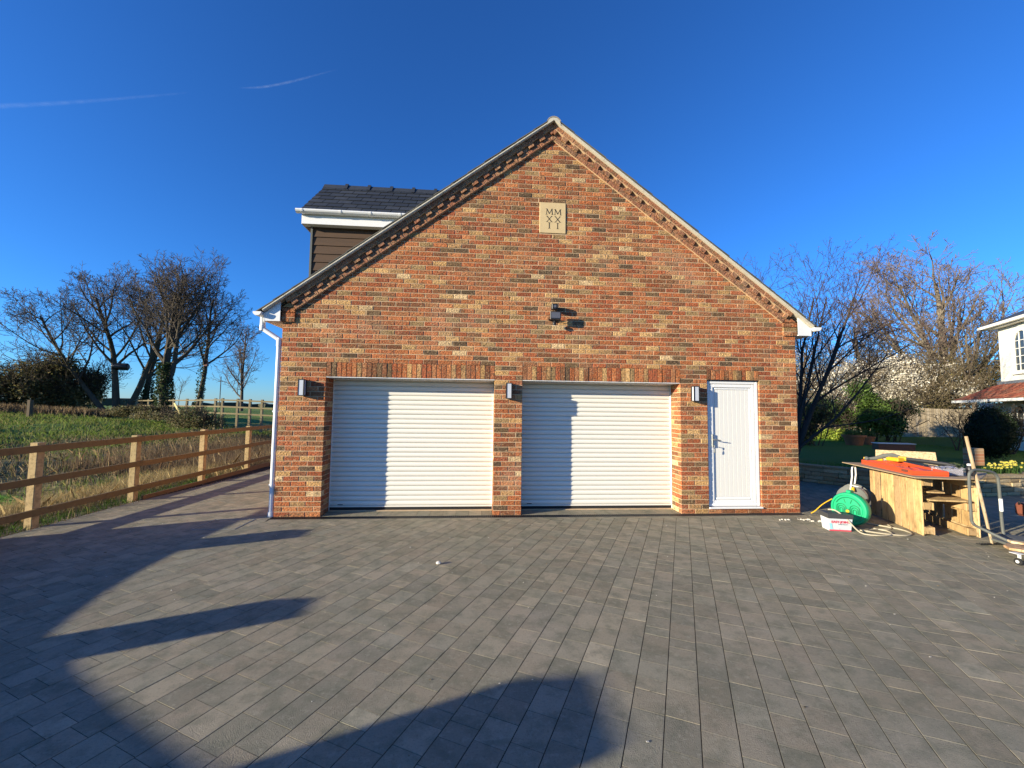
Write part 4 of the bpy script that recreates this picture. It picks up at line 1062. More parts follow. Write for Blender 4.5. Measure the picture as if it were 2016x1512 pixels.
# dead stalks patch behind the last fence bays
P=scatter(24000,-7.5,-2.9,4.5,14,lambda x,y:random.random()<.75)
blades('dead_stalks',P,rng.uniform(.18,.62,len(P)),.0035,pal(len(P),[(.15,.095,.06),(.20,.14,.08),(.11,.075,.05),(.27,.20,.11)]),.30,label='brown dead stalks standing thickly behind the last bays of the new fence',cat='weeds')
P=scatter(9000,-30,-20,14,24,lambda x,y:-24.5<x and random.random()<.5)
P2=np.stack([rng.uniform(-29,-20.5,7000),np.zeros(7000),np.zeros(7000)],1); P2[:,1]=20.2+(P2[:,0]+25)*.45+rng.normal(0,.5,7000); P2[:,2]=[h_left(q[0],q[1])-.02 for q in P2]
blades('field_margin_grass',P2,rng.uniform(.2,.65,len(P2)),.018,pal(len(P2),[(.24,.17,.10),(.18,.13,.07),(.30,.22,.13)]),.35,label='strip of pale dead grass along the foot of the bushy hedge',cat='grass')

# ================================================================ RIGHT SIDE
# retaining wall path
WP=[(8.9,6.2),(9.9,4.55),(10.72,3.05),(11.17,2.38),(11.75,1.82),(12.4,1.36),(13.06,1.12),(14.2,1.24),(15.4,1.6),(16.8,2.2)]
def path_pt(s):
    acc=0
    for i in range(len(WP)-1):
        L=math.dist(WP[i],WP[i+1])
        if s<=acc+L or i==len(WP)-2:
            t=(s-acc)/L; return (WP[i][0]+(WP[i+1][0]-WP[i][0])*t,WP[i][1]+(WP[i+1][1]-WP[i][1])*t,(WP[i+1][0]-WP[i][0])/L,(WP[i+1][1]-WP[i][1])/L)
        acc+=L
PL=sum(math.dist(WP[i],WP[i+1]) for i in range(len(WP)-1))
rw=thing('retaining_wall','low coursed sandstone garden wall curving behind the pallet bench','wall',(11.2,2.4,0))
SC=[(.46,.33,.17),(.50,.37,.20),(.40,.28,.15),(.36,.26,.15),(.54,.42,.25)]
def wall_h(s): return .34+.02*math.sin(s*1.7)
z=0.0; row=0
while z<.33:
    hh=random.choice((.075,.095,.11)); 
    if z+hh>.36: hh=.36-z
    s=-random.random()*.2
    while s<PL:
        L=random.uniform(.16,.40) if row<3 else random.uniform(.25,.5)
        s0=max(s,0)+.005; s1=min(s+L,PL)-.005
        if s1-s0>.04:
            xa,ya,tx,ty=path_pt(s0); xb,yb,_,_=path_pt(s1); nx,ny=ty,-tx   # towards camera side
            # outward = side facing the drive
            dxx,dyy=xb-xa,yb-ya; l_=math.hypot(dxx,dyy); tx,ty=dxx/l_,dyy/l_; nx,ny=ty,-tx
            if nx*(CAM[0]-xa)+ny*(CAM[1]-ya)<0: nx,ny=-nx,-ny
            o=random.uniform(-.012,.015); j=lambda:random.uniform(-.006,.006)
            b=MB(); vs=[]
            for zz,ins in ((z+.004,.006),(z+hh*.25,0),(z+hh*.75,0),(z+hh-.004,.006)):
                vs+=[(xa+tx*ins+nx*(o-ins*1.5)+j()*.4,ya+ty*ins+ny*(o-ins*1.5)+j()*.4,zz+j()*.3),(xb-tx*ins+nx*(o-ins*1.5)+j(),yb-ty*ins+ny*(o-ins*1.5)+j(),zz+j()*.3),(xb-nx*.22,yb-ny*.22,zz),(xa-nx*.22,ya-ny*.22,zz)]
            fs=[(0,1,2,3)]+[(4*q+k,4*q+(k+1)%4,4*q+4+(k+1)%4,4*q+4+k) for q in range(3) for k in range(4)]+[(15,14,13,12)]
            c=random.choice(SC); kk=random.uniform(.8,1.15); b.add(vs,fs,tuple(q*kk for q in c)).build('stone',RUBBLE,rw,recalc=True)
        s+=L
    z+=hh; row+=1
# coping stones
s=0
while s<PL:
    L=random.uniform(.30,.48); s1=min(s+L,PL)-.004; xa,ya,_,_=path_pt(s+.002); xb,yb,_,_=path_pt(s1); l_=math.dist((xa,ya),(xb,yb))
    if l_>.06:
        tx,ty=(xb-xa)/l_,(yb-ya)/l_; nx,ny=ty,-tx
        if nx*(CAM[0]-xa)+ny*(CAM[1]-ya)<0: nx,ny=-nx,-ny
        zt=.362; vs=[]
        for zz in (zt,zt+.045): vs+=[(xa+nx*.03,ya+ny*.03,zz),(xb+nx*.03,yb+ny*.03,zz),(xb-nx*.25,yb-ny*.25,zz+.004),(xa-nx*.25,ya-ny*.25,zz+.004)]
        MB().add(vs,[(3,2,1,0),(4,5,6,7),(0,1,5,4),(1,2,6,5),(2,3,7,6),(3,0,4,7)],tuple(q*.75 for q in random.choice(SC))).build('coping_stone',RUBBLE,rw,recalc=True)
    s+=L
# raised lawn behind the wall
LAWN=mat('lawn',(.06,.13,.02),.95,.1,vary=[(1.2,4,(.08,.13,.03),.4,.7,.7),(50,4,(.03,.07,.012),.45,.7,.6)],bumps=[(60,.6,.02)])
inner=[]
for i,(x,y) in enumerate(WP):
    tx,ty=(WP[min(i+1,len(WP)-1)][0]-WP[max(i-1,0)][0]),(WP[min(i+1,len(WP)-1)][1]-WP[max(i-1,0)][1]); l_=math.hypot(tx,ty); nx,ny=-ty/l_,tx/l_
    if nx*(x+20-x)+ny*(y+20-y)<0: nx,ny=-nx,-ny
    inner.append((x+nx*.12,y+ny*.12))
rows_=8; v=[]; 
for k in range(rows_+1):
    t=(k/rows_)**1.6
    for i,(x,y) in enumerate(inner):
        fx,fy=(4+i*14.0,75.0) if i<6 else (75+0*i,75-(i-5)*17.0)
        if i==0: fx=8.9
        v.append((x+(fx-x)*t,y+(fy-y)*t,.33-.13*smooth(t*5)))
n=len(inner); f=np.array([(k*n+i,k*n+i+1,(k+1)*n+i+1,(k+1)*n+i) for k in range(rows_) for i in range(n-1)])
lawn=put('lawn',npmesh('lawn',np.array(v),f[:,::-1],None,[LAWN],smooth=True),kind='structure')
# lawn grass blades near the lit strip and edge
n=60000; P=np.stack([rng.uniform(10.5,24,n),rng.uniform(2.5,17,n),np.full(n,.46)],1)
def inlawn(x,y):
    # beyond the wall: compare with path by nearest param
    best=min(WP,key=lambda q:(q[0]-x)**2+(q[1]-y)**2); return (x-best[0])*.6+(y-best[1])*.8>.35
P=np.array([q for q in P if inlawn(q[0],q[1])])
P[:,2]=[.20+.13*(1-smooth(math.hypot(q[0]-11.5,q[1]-2)/6)) for q in P]; P[:,2]-=.02
blades('lawn_grass',P,rng.uniform(.05,.09,len(P)),.008,pal(len(P),[(.07,.17,.018),(.09,.20,.026)]),.5,label='short mown lawn grass on the raised garden behind the stone wall',cat='grass')
# closeboard fence at the back
cf=thing('closeboard_fence','weathered grey-brown closeboard fence behind the garden shrubs','fence',(29,18.5,.2))
A=np.array((22.0,19.1)); Bf=np.array((36.5,18.0)); L=np.linalg.norm(Bf-A); tx,ty=(Bf-A)/L; nx,ny=-ty,tx
if nx*(CAM[0]-A[0])+ny*(CAM[1]-A[1])<0: nx,ny=-nx,-ny
s=0; k=0
ang=math.atan2(ty,tx)
bm_=None; meshes=[]
for q in range(6):
    c=random.choice([(.40,.32,.21),(.30,.24,.16),(.46,.38,.27),(.20,.16,.11),(.36,.29,.20)])
    b=MB(); b.add([(0,-.006,-.1),(.160,-.016,-.1),(.160,-.004,-.1),(0,.004,-.1),(0,-.006,1.8),(.160,-.016,1.8),(.160,-.004,1.8),(0,.004,1.8)],[(0,3,2,1),(4,5,6,7),(0,1,5,4),(1,2,6,5),(2,3,7,6),(3,0,4,7)],c)
    me=bpy.data.meshes.new('board'); me.from_pydata(b.v,[],b.f); me.materials.append(WOODF); a_=me.color_attributes.new('tint','FLOAT_COLOR','POINT'); a_.data.foreach_set('color',np.tile((*c,1),(8,1)).astype(np.float32).ravel()); meshes.append(me)
while s<L:
    o=bpy.data.objects.new('board',random.choice(meshes)); C.objects.link(o); o.parent=cf
    zt=.42-.016*s
    o.location=(A[0]+tx*s-cf.location.x,A[1]+ty*s-cf.location.y,zt-.2+random.uniform(-.008,.008)); o.rotation_euler=(0,0,ang); s+=.148
for h in (.3,.95,1.6):
    b=MB(); b.tube([(A[0]-nx*.05,A[1]-ny*.05,.4+h),(Bf[0]-nx*.05,Bf[1]-ny*.05,.4+h-.24)],.035,4,col=(.3,.25,.18)); b.build('arris_rail',WOODF,cf)

# ---- garden shrubs
GS=[(.030,.055,.014),(.045,.080,.018),(.022,.038,.012),(.065,.10,.025)]
shrub('shrub','dense dark green shrub beside the garage corner, in front of the back fence','shrub',(22.2,15.2,.2),[((22.3,15.1,1.7),(1.2,.9,.9)),((21.6,15.7,1.5),(.8,.7,.7)),((23.0,14.7,1.35),(.7,.7,.7))],9500,.07,GS,stems=12,seed=31)
shrub('shrub','tall bright green shrub in the middle of the garden border','shrub',(23.8,13.7,.2),[((23.8,13.7,1.5),(1.0,.8,1.0)),((23.5,14.0,2.7),(.75,.65,.8)),((24.4,13.4,1.1),(.7,.7,.7))],11000,.065,[(.09,.16,.03),(.13,.20,.04),(.06,.10,.025)],stems=10,seed=32)
shrub('shrub','dark round-headed standard shrub right of the tall green one','shrub',(25.1,13.9,.2),[((25.2,13.8,1.95),(.95,.8,.55)),((24.8,14.0,1.1),(.5,.5,.5))],5000,.06,[(.03,.05,.018),(.05,.075,.025)],stems=6,seed=33)
shrub('shrub','loose brown-green climber against the garage corner','shrub',(17.3,10.6,.2),[((17.2,10.5,1.0),(.55,.5,.75)),((17.6,10.2,1.7),(.5,.45,.5))],2600,.055,[(.14,.14,.05),(.08,.10,.03),(.17,.12,.06)],stems=9,seed=34)
for k,(x,y,lb) in enumerate(((21.9,15.3,'low yellow-green leafy plant nearest the garage corner in the sunlit border'),(22.35,14.9,'second low yellow-green leafy plant from the garage corner'),(22.5,14.2,'third low yellow-green leafy plant from the garage corner'),(22.5,13.5,'low yellow-green leafy plant just behind the broad terracotta pot'))):
    shrub('perennial',lb,'plant',(x,y,.18),[((x,y,.42),(.60,.4,.34))],2400,.07,[(.26,.33,.04),(.34,.40,.06),(.15,.23,.04)],stems=0,group='yellow-green border plants')
# blossom and hedge beyond the fence
t,out=shrub('blackthorn','spreading blackthorn covered in white blossom behind the back fence','tree',(31.0,23.0,.3),
   [((29.8,23.1,3.5),(2.2,1.8,1.9)),((33.0,21.8,4.0),(2.7,2.0,2.1)),((28.2,24.3,3.0),(1.8,1.6,1.6)),((35.1,20.6,3.5),(2.0,1.7,1.7))],7000,.06,[(.15,.135,.06),(.10,.09,.04),(.20,.16,.09)],stems=50,seed=41,lvl=3,twig=(.17,.13,.085),rmin=.011)
P=np.concatenate([blob(9000,(30.4,22.4,3.9),(2.7,1.9,2.1),110,.13),blob(17000,(33.6,20.9,3.9),(2.9,1.8,2.2),130,.13),blob(4500,(27.4,24.5,4.4),(2.3,1.8,2.4),70,.14),blob(5000,(36.6,19.6,3.6),(2.2,1.5,1.9),60,.14)])
leaves('blossom',P,rng.uniform(.035,.065,len(P)),pal(len(P),[(.84,.79,.68),(.74,.69,.57),(.58,.52,.40)],.12),t,asp=.9)
shrub('hedge','tall olive-brown hedge between the blossom and the white house','hedge',(37,20.5,.3),[((36.4,20.4,3.8),(2.2,1.7,2.1)),((38.6,19.4,4.1),(2.2,1.7,2.25)),((40.8,18.4,3.9),(2.2,1.7,2.2)),((35.0,20.3,2.3),(2.5,1.5,1.6)),((42.5,17.5,3.7),(2.2,1.7,2.0))],24000,.07,[(.17,.15,.05),(.13,.115,.04),(.21,.175,.075),(.08,.075,.032)],stems=34,seed=42,lvl=3,twig=(.17,.135,.08),rmin=.012)
# bare trees on the right
FAN=dict(OAK,n=[8,6,4,2],start=[.18,.15,.12],ang=[26,30,34,36],ratio=[.60,.55,.5,.5],up=[.01,.03,.03,.03],wob=[.05,.08,.10,.12],rmin=.004)
ch=bare_tree('cherry_tree','many-stemmed bare tree leaning out from behind the right corner of the garage','tree',(11.9,4.5,.4),5,.1,51,FAN,
  stems=[((0,0,0),(.50,.05,1),6.6,.075),((.1,.1,0),(.22,.25,1),6.8,.065),((-.1,0,0),(-.10,.3,1),7.0,.065),((0,.1,.2),(.75,.15,.95),5.8,.05),((.05,-.05,.3),(.85,-.1,.75),4.9,.045),((0,0,.2),(.36,.3,1),6.6,.05)],tb=(.055,.042,.036),tw=(.065,.045,.042))
P=ch[2]; leaves('buds',P+rng.normal(0,.03,P.shape),.016,pal(len(P),[(.20,.07,.05),(.14,.06,.05)]),ch[0])
BIG=dict(OAK,n=[10,7,5,4],start=[.10,.18,.15,.1],ang=[38,38,38,38],ratio=[.68,.58,.52,.5],up=[.02,.10,.06,.05],wob=[.03,.07,.10,.12],rmin=.013)
bt=bare_tree('bare_tree','largest bare tree on the right, wide fan crown catching pinkish sunlight','tree',(38.3,21.9,.8),14.3,.42,52,BIG,
  stems=[((0,0,0),(.02,0,1),13.9,.40),((.1,0,2.4),(.6,-.3,1),10.5,.22),((-.1,0,2.2),(-.6,.35,1),10.5,.22),((-.1,0,3),(-.25,.1,1),11.2,.2)],tb=(.19,.16,.12),tw=(.20,.155,.13))
b2=bare_tree('bare_tree','mid-sized bare tree between the multi-stemmed tree and the largest one','tree',(34.4,24.4,.8),10.0,.26,53,dict(BIG,n=[8,5,4,3]),lean=(-.12,0),tb=(.16,.13,.10),tw=(.17,.125,.105))
b3=bare_tree('bare_tree','bare tree rising behind the white house roof at the right edge','tree',(45.5,17.0,.8),12.0,.30,54,dict(BIG,n=[8,5,4,3]),tb=(.20,.16,.11),tw=(.20,.15,.12))
b4=bare_tree('bare_tree','bare crown showing low behind the hedge beside the white house','tree',(36.2,18.6,.8),8.0,.2,55,dict(BIG,n=[8,5,4,3]),tb=(.15,.12,.09),tw=(.16,.12,.09))
b5=bare_tree('bare_tree','thin bare crown low behind the blossom on its left','tree',(28.0,23.5,.8),7.5,.2,56,dict(BIG,n=[8,5,4,3]),tb=(.15,.12,.09),tw=(.16,.12,.10))
# topiary
def ellipsoid_leaves(name,label,base,c,r,n,cols,size):
    t=thing(name,label,'shrub',base); d=rng.normal(0,1,(n,3)); d/=np.linalg.norm(d,axis=1)[:,None]; k=rng.uniform(.86,1.03,(n,1))+ (rng.random((n,1))<.25)*rng.uniform(0,.13,(n,1))+.05*np.sin(d[:,:1]*7+2)*np.cos(d[:,2:]*6)
    P=np.array(c)+d*k*np.array(r); leaves('foliage',P,rng.uniform(size*.7,size*1.2,n),pal(n,cols),t)
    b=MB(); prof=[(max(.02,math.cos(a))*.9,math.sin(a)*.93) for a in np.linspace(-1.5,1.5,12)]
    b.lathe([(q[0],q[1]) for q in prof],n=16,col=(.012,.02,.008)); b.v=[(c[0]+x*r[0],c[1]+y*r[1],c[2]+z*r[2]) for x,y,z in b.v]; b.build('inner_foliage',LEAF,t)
    return t
ellipsoid_leaves('topiary','clipped dark evergreen ball beside the arched window of the white house',(18.34,4.75,.4),(18.4,4.8,1.12),(.56,.52,.74),5200,[(.014,.024,.009),(.02,.034,.012)],.035)
# pots and planters
def pot(x,y,z,r,h,label,dark=False):
    t=thing('plant_pot',label,'plant pot',(x,y,z))
    MB().lathe([(r*.66,0),(r*.92,h*.82),(r*1.05,h*.82),(r*1.05,h),(r*.9,h),(r*.86,h*.85),(.01,h*.84)],n=18).build('pot',POT,t,world=False,smooth=True)
    n=420; P=blob(n,(0,0,h+.10),(r*1.0,r*1.0,.16),20,.2); leaves('foliage',P,.05,pal(n,[(.09,.14,.03),(.14,.18,.05)]),None).parent=t
    return t
pot(19.76,10.74,.2,.42,.50,'broad terracotta pot on the lawn, left of the smaller one')
pot(20.8,11.1,.2,.26,.42,'smaller terracotta pot just behind and right of the broad one')
tr=thing('planter','dark brown wooden trough planter on the lawn above the orange case','planter',(19.0,8.3,.2),rz=-.3)
b=MB(); b.bbox(-.60,-.2,0,.60,.2,.30,.01); b.build('trough',REDM,tr,world=False); MB().bbox(-.62,-.22,.3005,.62,.22,.33,.005).build('rim',WHTUBE,tr,world=False)
# daffodils
for k in range(9):
    x=13.75+k*.17+random.uniform(-.05,.05); y=1.50+.10*random.random()+(.05*k if k>4 else 0)
    t=thing('daffodil_clump',('clump of pale yellow daffodils above the sunlit stone wall, '+('leftmost','second from left','third from left','fourth from left','in the middle of the row','sixth from left','seventh from left','second from right','rightmost')[k]),'flowers',(x,y,.40),group='daffodil clumps in the wall-top bed')
    n=70; P=np.stack([rng.normal(x,.05,n),rng.normal(y,.05,n),np.full(n,.38)],1); blades('leaves',P,rng.uniform(.10,.2,n),.006,pal(n,[(.06,.12,.03),(.09,.16,.04)]),.3,parent=t,kind='')
    b=MB()
    for q in range(6):
        fx,fy,fz=x+random.gauss(0,.06),y+random.gauss(0,.05),.38+random.uniform(.14,.25); a0=random.random()*6
        b.tube([(fx,fy,.38),(fx,fy,fz)],.003,3,col=(.08,.14,.03))
        for m_ in range(6):
            a=a0+m_*1.047; b.add([(fx,fy,fz),(fx+.022*math.cos(a-.4)-.006,fy+.012*math.sin(a-.4)-.012,fz+.022*math.sin(a-.4)),(fx+.036*math.cos(a)-.008,fy-.014,fz+.036*math.sin(a)),(fx+.022*math.cos(a+.4)-.006,fy-.012,fz+.022*math.sin(a+.4))],[(0,1,2,3)],(.82,.78,.34))
        b.tube([(fx,fy-.005,fz),(fx-.01,fy-.035,fz)],.012,6,col=(.82,.70,.12))
    b.build('flowers',LEAF,t)
P=np.concatenate([blob(2500,(12.6,2.1,.5),(.8,.5,.14),40,.2),blob(1200,(13.6,1.9,.5),(.6,.4,.12),30,.2)])
bedp=shrub('ground_cover_plant','grey-green low mounds of leaves behind the curved stone wall','plant',(12.7,2.2,.36),[((12.2,2.35,.48),(.35,.3,.16)),((12.8,2.0,.48),(.4,.3,.15)),((13.4,1.85,.47),(.35,.3,.13))],2600,.03,[(.09,.12,.06),(.06,.085,.035),(.12,.14,.08)],stems=0)

# ---- white house
house=thing('house','cream rendered house with arched sash windows and a red tiled lean-to roof, right edge','house',(26.5,9,.4))
W0=np.array((25.85,9.75)); Ha=np.array((-.5,-.866)); Hb=np.array((-.866,.5))
def HP(i,j,z): q=W0+Ha*i+Hb*j; return (q[0],q[1],z)
def hbox(i0,i1,j0,j1,z0,z1,name,mt,col=(1,1,1),parent=house,z1b=None):
    vs=[HP(i0,j0,z0),HP(i1,j0,z0),HP(i1,j1,z0),HP(i0,j1,z0),HP(i0,j0,z1),HP(i1,j0,z1),HP(i1,j1,z1),HP(i0,j1,z1)]
    return MB().add(vs,[(0,3,2,1),(4,5,6,7),(0,1,5,4),(1,2,6,5),(2,3,7,6),(3,0,4,7)],col).build(name,mt,parent,recalc=True)
hbox(0,9,-7,0,2.2,5.45,'upper_wall',RENDER_W); hbox(-1.65,9,-7,-.001,0,2.199,'lower_wall',RENDER_W)
# main hipped roof, eaves, gutter
vs=[HP(-.45,.45,5.62),HP(9.4,.45,5.62),HP(9.4,-7.4,5.62),HP(-.45,-7.4,5.62),HP(3.2,-3.4,7.6),HP(6,-3.4,7.6)]
MB().add(vs,[(0,1,5,4),(1,2,5),(2,3,4,5),(3,0,4),(3,2,1,0)],(.045,.048,.050)).build('roof',SLATE,house,recalc=True)
hbox(-.46,9.4,.28,.452,5.50,5.615,'gutter',GUTTERW); hbox(-.47,-.30,-7.4,.452,5.50,5.612,'gutter',GUTTERW); hbox(-.40,9.4,0.001,.27,5.46,5.50,'soffit',GUTTERW)
# lean-to roof with clay tiles
def lean(i0,i1):
    rows=8
    for r in range(rows):
        t0=r/rows; t1=(r+1.35)/rows
        def Q(i,t,h): return HP(i,1.25*(1-t)+.0,2.30+.72*t+h)
        i=i0+.75*t0*0.9
        while i<i1:
            c=random.choice([(.26,.075,.04),(.22,.06,.035),(.29,.10,.055),(.15,.05,.03),(.20,.09,.055)])
            w_=.21; vs=[Q(i,t0,.030),Q(i+w_*.5,t0,.055),Q(i+w_,t0,.030),Q(i+w_,min(t1,1.02),.012),Q(i+w_*.5,min(t1,1.02),.035),Q(i,min(t1,1.02),.012)]
            leanb.add(vs,[(0,1,4,5),(1,2,3,4),(0,1,2)],c); i+=w_
leanb=MB(); lean(-.75,6.5); leanb.build('clay_tiles',CLAY,house,kind='stuff')
vs=[HP(-.75,1.25,2.30),HP(6.5,1.25,2.30),HP(6.5,0.0,3.02),HP(-.1,0.0,3.02),HP(-.75,0,2.3)]
MB().add(vs,[(0,1,2,3),(0,3,4)],(.28,.09,.05)).build('lean_to_roof',CLAY,house,recalc=True)
hbox(-.78,6.5,1.22,1.34,2.20,2.305,'gutter',GUTTERW); hbox(-.1,6.5,0.002,.10,2.98,3.12,'lead_flashing',SLATE,(.16,.17,.18))
def arch_window(i0,i1,z0,zs,name='window'):
    """arched sash: frame ring, glass, glazing bars"""
    ic=(i0+i1)/2; r=(i1-i0)/2; n=12
    outl=[(i0,z0),(i1,z0),(i1,zs)]+[(ic+r*math.cos(a),zs+r*math.sin(a)) for a in np.linspace(0,math.pi,n)][1:-1]+[(i0,zs)]
    fn=lambda u,v,d:HP(u,-d,v)
    wobj=MB().prism(outl,fn,-.012,.0).build(name,GLASS,house,recalc=True)
    b=MB(); m_=len(outl)
    for k in range(m_):
        (u0,v0),(u1,v1)=outl[k],outl[(k+1)%m_]
        q=lambda u,v,s:(ic+(u-ic)*s,(v-(z0+zs)/2)*s+(z0+zs)/2)
        a0,a1,c1,c0=q(u0,v0,1.04),q(u1,v1,1.04),q(u1,v1,.90),q(u0,v0,.90)
        b.prism([a0,a1,c1,c0],fn,-.05,-.005)
    b.build('frame',GUTTERW,wobj,recalc=True)
    b=MB()
    for u in (ic-r*.33,ic+r*.33): b.prism([(u-.013,z0),(u+.013,z0),(u+.013,zs+r*.8),(u-.013,zs+r*.8)],fn,-.035,-.012)
    for k in range(1,5):
        v=z0+(zs-z0)*k/4; b.prism([(i0,v-.013),(i1,v-.013),(i1,v+.013),(i0,v+.013)],fn,-.034,-.012)
    b.build('glazing_bars',GUTTERW,wobj,recalc=True)
    b=MB()
    for k in range(2,m_-1):
        (u0,v0),(u1,v1)=outl[k],outl[(k+1)%m_]
        q=lambda u,v,s:(ic+(u-ic)*s,zs+(v-zs)*s)
        b.prism([q(u0,v0,1.26),q(u1,v1,1.26),q(u1,v1,1.13),q(u0,v0,1.13)],fn,-.035,.0)
    b.build('hood_mould',RENDER_W,wobj,recalc=True)
    MB().prism([(i0-.1,z0-.09),(i1+.1,z0-.09),(i1+.1,z0-.01),(i0-.1,z0-.01)],fn,-.09,0).build('sill',RENDER_W,wobj,recalc=True)
arch_window(1.0,2.0,3.45,4.75); arch_window(3.4,4.4,3.45,4.75); arch_window(.55,1.75,.75,1.55); arch_window(3.2,4.4,.75,1.55)
# bare climber beside the arched window
t,out=shrub('climber','bare wiry climber growing between the dark ball and the lower arched window','shrub',(21.0,6.0,.4),[((20.9,6.1,1.2),(.5,.4,.6))],300,.03,[(.05,.05,.03),(.03,.03,.02)],stems=10,seed=61,twig=(.05,.04,.03),rmin=.006)
t,out=shrub('shrub','wiry bare bush in front of the closeboard fence, left of the dark ball','shrub',(21.9,8.3,.2),[((21.9,8.3,1.15),(.7,.6,.8))],200,.03,[(.09,.06,.03),(.12,.08,.04)],stems=9,seed=62,twig=(.10,.07,.045),rmin=.005)
bs=thing('brick_pier','small brown brick garden pier in the bed behind the stone wall','pier',(15.3,2.9,.4)); MB().bbox(-.13,-.13,0,.13,.13,.42,.01).build('pier',SIDEB,bs,world=False)

# ================================================================ OBJECTS ON THE DRIVE
PC=[(.52,.34,.15),(.58,.40,.18),(.44,.29,.13),(.60,.43,.22),(.50,.33,.155),(.40,.27,.14)]
def pallet(name,label,loc,rz,L=1.30,Hh=.79,face=1):
    """upright pallet: local x along its length, y thickness (outer board face at y=0, rest behind at +y*face)"""
    t=thing(name,label,'pallet',loc,rz); n=8; x=0; ws=[.150,.155,.165,.160,.165,.155,.15,.14]; k=(L-.0265*7)/sum(ws)
    F=face
    def bx(b,x0,y0,z0,x1,y1,z1,c): ya,yb=sorted((F*y0,F*y1)); b.bbox(x0,ya,z0,x1,yb,z1,.005,c); return b
    for w_ in ws:
        w2=w_*k; j=random.uniform(-.008,.008); bx(MB(),x,random.uniform(-.003,.003),.0+max(0,j),x+w2,.020,Hh+j,random.choice(PC)).build('deck_board',PALLET,t,world=False); x+=w2+random.choice((.016,.022,.042,.026))
    for z in (.02,.345,.665):
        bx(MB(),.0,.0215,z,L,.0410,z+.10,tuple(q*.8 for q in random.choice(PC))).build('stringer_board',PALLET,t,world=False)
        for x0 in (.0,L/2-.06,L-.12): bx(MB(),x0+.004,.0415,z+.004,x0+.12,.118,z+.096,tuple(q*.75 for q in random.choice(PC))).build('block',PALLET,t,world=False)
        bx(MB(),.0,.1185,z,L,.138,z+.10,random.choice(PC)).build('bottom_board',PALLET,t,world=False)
    return t
# bench axis: from the near corner (9.02,-1.26) away along (.366,.931)
bang=math.atan2(.931,.366)
p1=pallet('pallet','upright pine pallet forming the left end of the bench, boards facing the sun',(9.02,-1.26,.0),bang,face=-1)
p2=pallet('pallet','upright pine pallet forming the right end of the bench, partly in shade',(9.70,-1.40,.0),bang,face=1,Hh=.77)
def local_quad(pts,z0,z1,mt,name,parent,col=(1,1,1)):
    b=MB(); b.prism([(x,y) for x,y in pts],lambda u,v,d:(u,v,z1-d),0,z1-z0,.002,0,col); return b.build(name,mt,parent,recalc=True)
sh=thing('shelf_board','long plank shelf spanning halfway up between the two pallets','shelf',(9.5,-1,.4))
local_quad([(9.13,-1.27),(9.62,-1.38),(9.98,-.50),(9.46,-.38)],.463,.483,PALLET,'plank',sh,(.52,.36,.17))
sh2=thing('shelf_board','short narrow batten under the bench top at the left pallet end','batten',(9.3,-1.2,.6))
local_quad([(9.14,-1.24),(9.34,-1.29),(9.52,-.85),(9.32,-.80)],.565,.583,PALLET,'plank',sh2,(.45,.30,.14))
wt=thing('bench_sheet','thin plywood sheet laid across the pallets, its left end overhanging','sheet',(9.2,-.7,.8))
local_quad([(8.74,-1.44),(9.30,-1.60),(9.86,-.02),(9.22,.16)],.796,.808,PLY,'sheet',wt)
wt2=thing('bench_sheet','second plywood sheet beneath the first, reaching right past the pallets','sheet',(9.8,-1.2,.79))
local_quad([(8.98,-1.38),(9.66,-1.47),(10.45,-.95),(10.25,-.15),(9.55,-.10)],.780,.7945,PLY,'sheet',wt2)
ob=thing('osb_board','rectangular chipboard offcut standing on edge at the back of the bench','board',(10.2,.0,.81))
b=MB(); A_=(9.78,.10);B_=(10.42,-.33); l_=math.dist(A_,B_); ux,uy=(B_[0]-A_[0])/l_,(B_[1]-A_[1])/l_
def obp(u,v,d): return (A_[0]+ux*u-uy*(d+v*.18),A_[1]+uy*u+ux*(d+v*.18),.797+v)
b.prism([(0,0),(l_,0),(l_-.01,.225),(.015,.225)],obp,0,.018,.002).build('board',OSB,ob,recalc=True)
# orange case lid / tray with moulded recesses
oc=thing('tool_case','open bright orange plastic tool case lying on the bench top','tool case',(9.35,-.75,.81))
o1=(9.36,-.06); o2=(8.90,-1.26); o3=(9.28,-1.40); o4=(9.82,-.30)
def bil(a,b_): 
    x=(o2[0]*(1-a)+o1[0]*a)*(1-b_)+(o3[0]*(1-a)+o4[0]*a)*b_; y=(o2[1]*(1-a)+o1[1]*a)*(1-b_)+(o3[1]*(1-a)+o4[1]*a)*b_; return x,y
def occell(a0,a1,b0,b1,z0,z1,name,mt,bev=.006):
    q=[bil(a0,b0),bil(a0,b1),bil(a1,b1),bil(a1,b0)]; b=MB(); b.prism(q,lambda u,v,d:(u,v,z1-d),0,z1-z0,bev); return b.build(name,mt,oc,recalc=True)
occell(0,1,0,1,.8085,.822,'base',ORANGE); occell(0,1,0,.07,.822,.878,'rim',ORANGE,.01); occell(0,1,.93,1,.822,.878,'rim',ORANGE,.01); occell(0,.05,.07,.93,.822,.875,'rim',ORANGE,.01); occell(.95,1,.07,.93,.822,.875,'rim',ORANGE,.01)
for a0,a1,b0,b1,h in ((.10,.30,.15,.42,.030),(.34,.52,.14,.36,.036),(.58,.80,.15,.30,.024),(.10,.26,.52,.82,.040),(.32,.60,.46,.60,.028),(.32,.50,.68,.86,.034),(.64,.9,.42,.56,.036),(.70,.86,.66,.85,.030)):
    occell(a0,a1,b0,b1,.822,.822+h,'moulded_insert',ORANGE,.008)
for a0,a1,b0,b1 in ((.30,.34,.16,.5),(.53,.57,.3,.5),(.28,.31,.6,.8)): occell(a0,a1,b0,b1,.8225,.826,'recess',BLACKP,.001)
occell(.06,.16,.00,-.03,.835,.868,'latch',REDM,.003)
